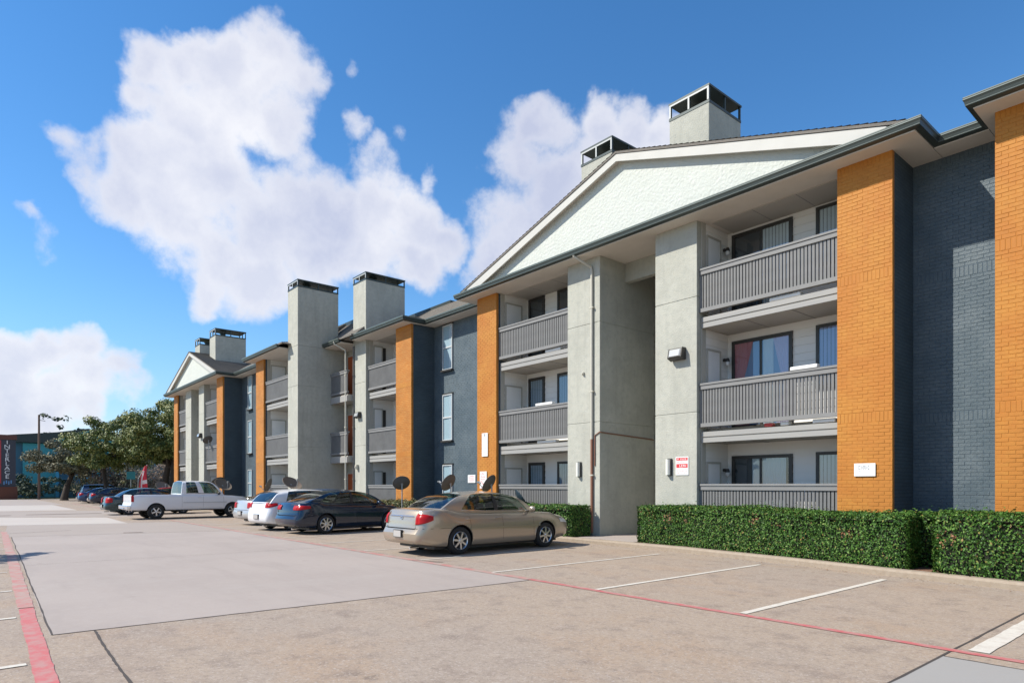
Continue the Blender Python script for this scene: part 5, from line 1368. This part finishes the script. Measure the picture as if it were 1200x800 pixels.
def box_part(x, y, z, label, s=.12, cat='electrical box'):
    org = (x, y, z); root = empty('junction_box', org, label, cat); MB().box(x-s/2, x+s/2, y-s*.8, y-.001, z-s*.7, z+s*.7).build('box', M_tan, root, org, bevel=.01); MB().tube([(x, y-s*.85, z), (x, y-s*.8-.03, z)], s*.3, 10).build('cover', M_tan, root, org)
box_part(-28.25, Y0, 2.5, 'small round meter on the pier under the middle chimney', .16)
box_part(-13.55, Y0, 5.0, 'tiny fitting on the left grey pier above the tube lamp', .07)
# things standing on balconies, seen through the gap under the rails
def planter(x, y, z, l, m, label, name='planter_box', cat='planter'):
    org = (x, y, z); o = MB().box(x-l/2, x+l/2, y-.08, y+.08, z, z+.085).build(name, m, None, org, bevel=.012); o.location = org; tag(o, label, cat)
M_wh = mat('white plastic', (.72, .72, .70), .5); M_rd = mat('red plastic', (.5, .05, .04), .5)
planter(-7.35, Y0+.26, 5.955, .75, M_wh, 'white tray on the top right balcony floor')
planter(-6.45, Y0+.26, 3.01, .5, M_wh, 'white tray at the right end of the middle right balcony')
planter(-7.35, Y0+.26, 3.01, .2, M_wh, 'small white pot in the middle of the middle right balcony')
planter(-7.75, Y0+.26, 3.01, .2, M_rd, 'small red pot on the middle right balcony floor')
planter(-15.1, Y0+.26, 5.955, .7, M_wh, 'white tray on the top balcony left of the breezeway')
planter(-15.4, Y0+.26, 3.01, .9, M_wh, 'white tray on the middle balcony left of the breezeway')
planter(-6.85, Y0+.14, 4.231, .62, M_wh, 'white planter box on the rail of the middle right balcony')
planter(-15.4, Y0+.14, 4.23, .8, M_wh, 'white planter box on the rail of the middle balcony left of the breezeway')

# ------------------------------------------------------------------ the far end of the lot
M_teal = mat('teal siding', (.05, .30, .34), .7, var=(.8, .4, (.07, .35, .38)))
M_tealb = mat('bright blue panel', (.06, .34, .50), .6)
M_teald = mat('dark blue wall', (.04, .13, .19), .7)
ORG3 = (-108, 12, 0); tb = empty('teal_building', ORG3, 'two storey teal and blue building with a low gable, far left behind the trees', 'building')
XF = -108.0
MB().box(XF-14, XF, .6, 26, 0, 7.4).build('wall', M_teald, tb, ORG3)
MB().box(XF-1, XF+.25, 6.2, 9.8, 0, 7.3).build('wall', M_teal, tb, ORG3)
MB().box(XF-1, XF+.5, 14.5, 17.5, 0, 7.4).build('wall', M_teal, tb, ORG3)
for z0, z1 in ((3.15, 4.4), (6.35, 7.35)):
    MB().box(XF+.0, XF+.12, 2.2, 5.0, z0, z1).build('blue_panel', M_tealb, tb, ORG3)
for z0 in (1.0, 4.45):
    for y0 in (2.3, 3.75):
        mb = MB(); mb.box(XF+.02, XF+.1, y0-.08, y0, z0, z0+1.85); mb.box(XF+.02, XF+.1, y0+1.2, y0+1.28, z0, z0+1.85); mb.box(XF+.02, XF+.1, y0, y0+1.2, z0+1.8, z0+1.88); mb.box(XF+.02, XF+.09, y0, y0+1.2, z0+.88, z0+.94)
        w = mb.build('window', mat('steel blue frame', (.12, .30, .38), .5), tb, ORG3)
        MB().box(XF+.01, XF+.03, y0, y0+1.2, z0, z0+1.8).build('pane', mat('dark pane', (.01, .025, .04), .1), w, ORG3)
for y0 in (10.6, 12.6, 18.5, 20.6, 22.7):
    for z0 in (.8, 4.2):
        w = MB().box(XF+.01, XF+.06, y0-.06, y0+1.36, z0-.06, z0+1.76).build('window', mat('steel blue frame', (.12, .30, .38), .5), tb, ORG3); MB().box(XF+.061, XF+.07, y0, y0+1.3, z0, z0+1.7).build('pane', MATS['dark pane'], w, ORG3)
mb = MB(); mb.prism([(0.0, 7.4), (26.6, 7.4), (26.6, 7.6), (13.5, 9.6), (9.8, 8.9), (0, 7.75)], 'x', XF-14, XF+.7); mb.build('roof', M_metal_dk, tb, ORG3)
mb = MB(); mb.prism([(9.5, 7.3), (17.5, 7.3), (17.5, 7.7), (13.5, 9.3), (9.5, 7.7)], 'x', XF+.70, XF+.74); mb.build('gable_panel', M_teal, tb, ORG3)
for y in (9.9, 13.4, 17.9): MB().box(XF+.8, XF+1.1, y-.18, y+.18, 0, 7.4).build('porch_post', M_tealb, tb, ORG3)
# pylon sign
ORG4 = (-95.5, 4.1, 0); py_ = empty('pylon_sign', ORG4, 'tall dark pylon sign reading INTERLACE down its face on a brick base', 'sign')
MB().box(-96.5, -95.4, 3.0, 5.0, 0, 1.5).build('base', mat('red brown brick base', (.13, .05, .03), .85, bump=(9, .6, 3, .03), var=(2, .4, (.12, .04, .025))), py_, ORG4)
MB().box(-96.3, -95.6, 3.15, 4.85, 1.5, 7.0).build('pylon', mat('dark pylon face', (.035, .04, .055), .5), py_, ORG4)
MB().box(-96.35, -95.5, 2.78, 3.14, 0, 7.3).build('side_panel', mat('green side panel', (.03, .16, .15), .6), py_, ORG4)
MB().box(-96.35, -95.5, 3.1, 4.95, 7.0, 7.55).build('cap', mat('rust cap', (.12, .045, .03), .7), py_, ORG4)
MB().box(-95.598, -95.55, 3.40, 3.48, 1.9, 6.9).build('red_strip', M_signr, py_, ORG4)
for i, ch in enumerate('INTERLACE'):
    me = text_mesh(ch, .62, M_signw, .02); o = inst('letter', me, py_, (-95.585-ORG4[0], 4.05-ORG4[1], 6.65-i*.50)); o.rotation_euler = (pi/2, 0, pi/2); o.scale = (1.25, 1, 1)
mb = MB()
for k in range(4): mb.box(-95.598, -95.56, 3.7+k*.22, 3.82+k*.22, 1.75+.12*(k % 2), 2.15+.1*(k % 2))
mb.build('pattern', mat('multicolour mark', (.10, .25, .45), .5), py_, ORG4)
# utility pole, flag banner, street sign, fence, lamp post
M_wood = mat('weathered pole wood', (.14, .09, .065), .9, var=(3, .4, (.2, .14, .1), .4, .6, (1, 1, .2)))
org = (-93.5, 6.9, 0); up_ = empty('utility_pole', org, 'bare wooden utility pole standing between the pylon sign and the dusty oak', 'utility pole')
MB().tube([(-93.5, 6.9, 0), (-93.5, 6.9, 9.9)], .15, 10, r2=.10).build('pole', M_wood, up_, org, smooth=.8)
mb = MB(); mb.tube([(-93.4, 6.9, 9.3), (-93.4, 7.5, 9.2)], .03, 5); mb.box(-93.6, -93.3, 6.72, 7.1, 3.4, 3.7); mb.build('bracket', M_wood, up_, org)
org = (-60.6, 11.0, 0); fb = empty('feather_flag', org, 'red and white feather flag leaning up behind the parked cars', 'flag')
M_flagr = mat('red banner cloth', (.62, .045, .07), .8); M_flagw = mat('white banner cloth', (.75, .72, .72), .8)
mb = MB(); mb.tube([(-60.6, 11.0, 0), (-60.6, 11.1, 2.2), (-60.6, 11.75, 3.35)], .025, 6); mb.build('flag_pole', M_pole, fb, org)
mb = MB(); mb.grid(lambda u, v: (-60.6+.10*sin(u*5+v*7), 11.02+.45*v*v+.10+(.75-.45*v)*u*(1-.2*v), 1.05+2.2*v+.12*u), 10, 14)
for i, f in enumerate(mb.f):
    iu, iv = divmod(i, 14)
    if (iu in (2, 3) and iv < 11) or (iv in (4, 5) and iu > 2): mb.m[i] = 1
mb.build('flag_cloth', [M_flagr, M_flagw], fb, org, smooth=4)
org = (-84, 9.5, 0)
def fence():
    root = empty('wire_fence', (-99.5, 12, 0), 'dark green wire fence along the far edge of the lot', 'fence'); org = (-99.5, 12, 0); mb = MB()
    for i in range(23): MB().tube([(-99.5, -3+i*1.5, 0), (-99.5, -3+i*1.5, 1.75)], .035, 6).build('post', M_ever2, root, org)
    for z in (.15, 1.7): mb.tube([(-99.5, -3, z), (-99.5, 30, z)], .03, 6)
    mb.build('rail', M_ever2, root, org)
    mb = MB()
    for i in range(330): mb.box(-99.52, -99.50, -3+i*.1, -2.972+i*.1, .15, 1.7)
    mb.build('mesh_wires', M_ever2, root, org, kind='stuff')
M_ever2 = mat('dark green fence paint', (.015, .045, .04), .6)
fence()
tree('bush', 'low green shrubs along the fence by the pylon', 'bush', -101.5, 7.0, 1.9, 3.8, 20, 2500, .3, M_ever, .05, .05, seed=90)
tree('bush', 'low green shrubs along the fence below the dusty oak', 'bush', -101.5, 14.0, 1.9, 4.2, 20, 2500, .3, M_ever, .05, .05, seed=91)
def lamp_post(x, y, hgt, label, arm=1.2):
    org = (x, y, 0); root = empty('lamp_post', org, label, 'lamp post')
    MB().tube([(x, y, 0), (x, y, hgt)], .09, 10, r2=.06).build('pole', mat('pale blue post', (.40, .52, .56), .5), root, org, smooth=.8)
    MB().tube([(x, y, 0), (x, y, .35)], .2, 12).build('base', M_kerb, root, org, smooth=.8)
    mb = MB(); mb.tube([(x, y, hgt-.05), (x, y-arm, hgt+.1)], .035, 6); mb.build('arm', M_pole, root, org)
    MB().box(x-.2, x+.2, y-arm-.5, y-arm, hgt+.04, hgt+.2).build('lamp_head', M_brown, root, org, bevel=.03)
lamp_post(-90, 17.2, 6.0, 'pale blue post standing behind the left oak')
lamp_post(-92, 12.9, 6.2, 'thin teal post between the dusty oak and the left oak')
org = (-72.5, 13.0, 0)
ss = empty('street_sign', (-78, 13.6, 0), 'small teal sign on a post behind the feather flag', 'sign'); org = (-78, 13.6, 0)
MB().tube([(-78, 13.6, 0), (-78, 13.6, 3.0)], .04, 6).build('post', M_pole, ss, org); MB().box(-78.0+.05, -77.92, 13.2, 14.0, 2.3, 3.1).build('sign_board', mat('teal sign face', (.06, .30, .33), .5), ss, org)
# unseen tree added left of the view to shadow the red stripe
tree('shadow_caster_tree', 'small round unseen tree added left of the view to cast a shadow on the lot', 'tree', -20.1, -2.6, 4.9, 1.25, 20, 4200, .16, M_oak, .09, .52, seed=33)

# leaf litter blown against the kerb and under the hedges
def litter():
    rr = random.Random(12); mb = MB()
    for i in range(520):
        t = rr.random(); x = lerp(3.0, -13.0, t); yk = interp([(-13.4, 13.2), (-9.3, 13.15), (-6.5, 12.85), (-4.3, 12.5), (-2.6, 12.28), (3, 12.0)], x)
        if rr.random() < .45: y, z = yk-abs(rr.gauss(0, .12))-.02, .014
        elif rr.random() < .7: y, z = yk+rr.uniform(.17, .32), .128
        else: y, z = yk-abs(rr.gauss(0, 1.1)), .014
        leaf(mb, Vector((x, y, z)), Vector((rr.uniform(-.2, .2), rr.uniform(-.2, .2), 1)).normalized(), rr.uniform(.02, .045), rr, 0)
    mb.build('leaf_litter', mat('dry fallen leaves', (.16, .08, .04), .9, island=[(0, (.09, .05, .03)), (.5, (.20, .10, .05)), (1, (.30, .19, .09))]), None, kind='stuff')
litter()
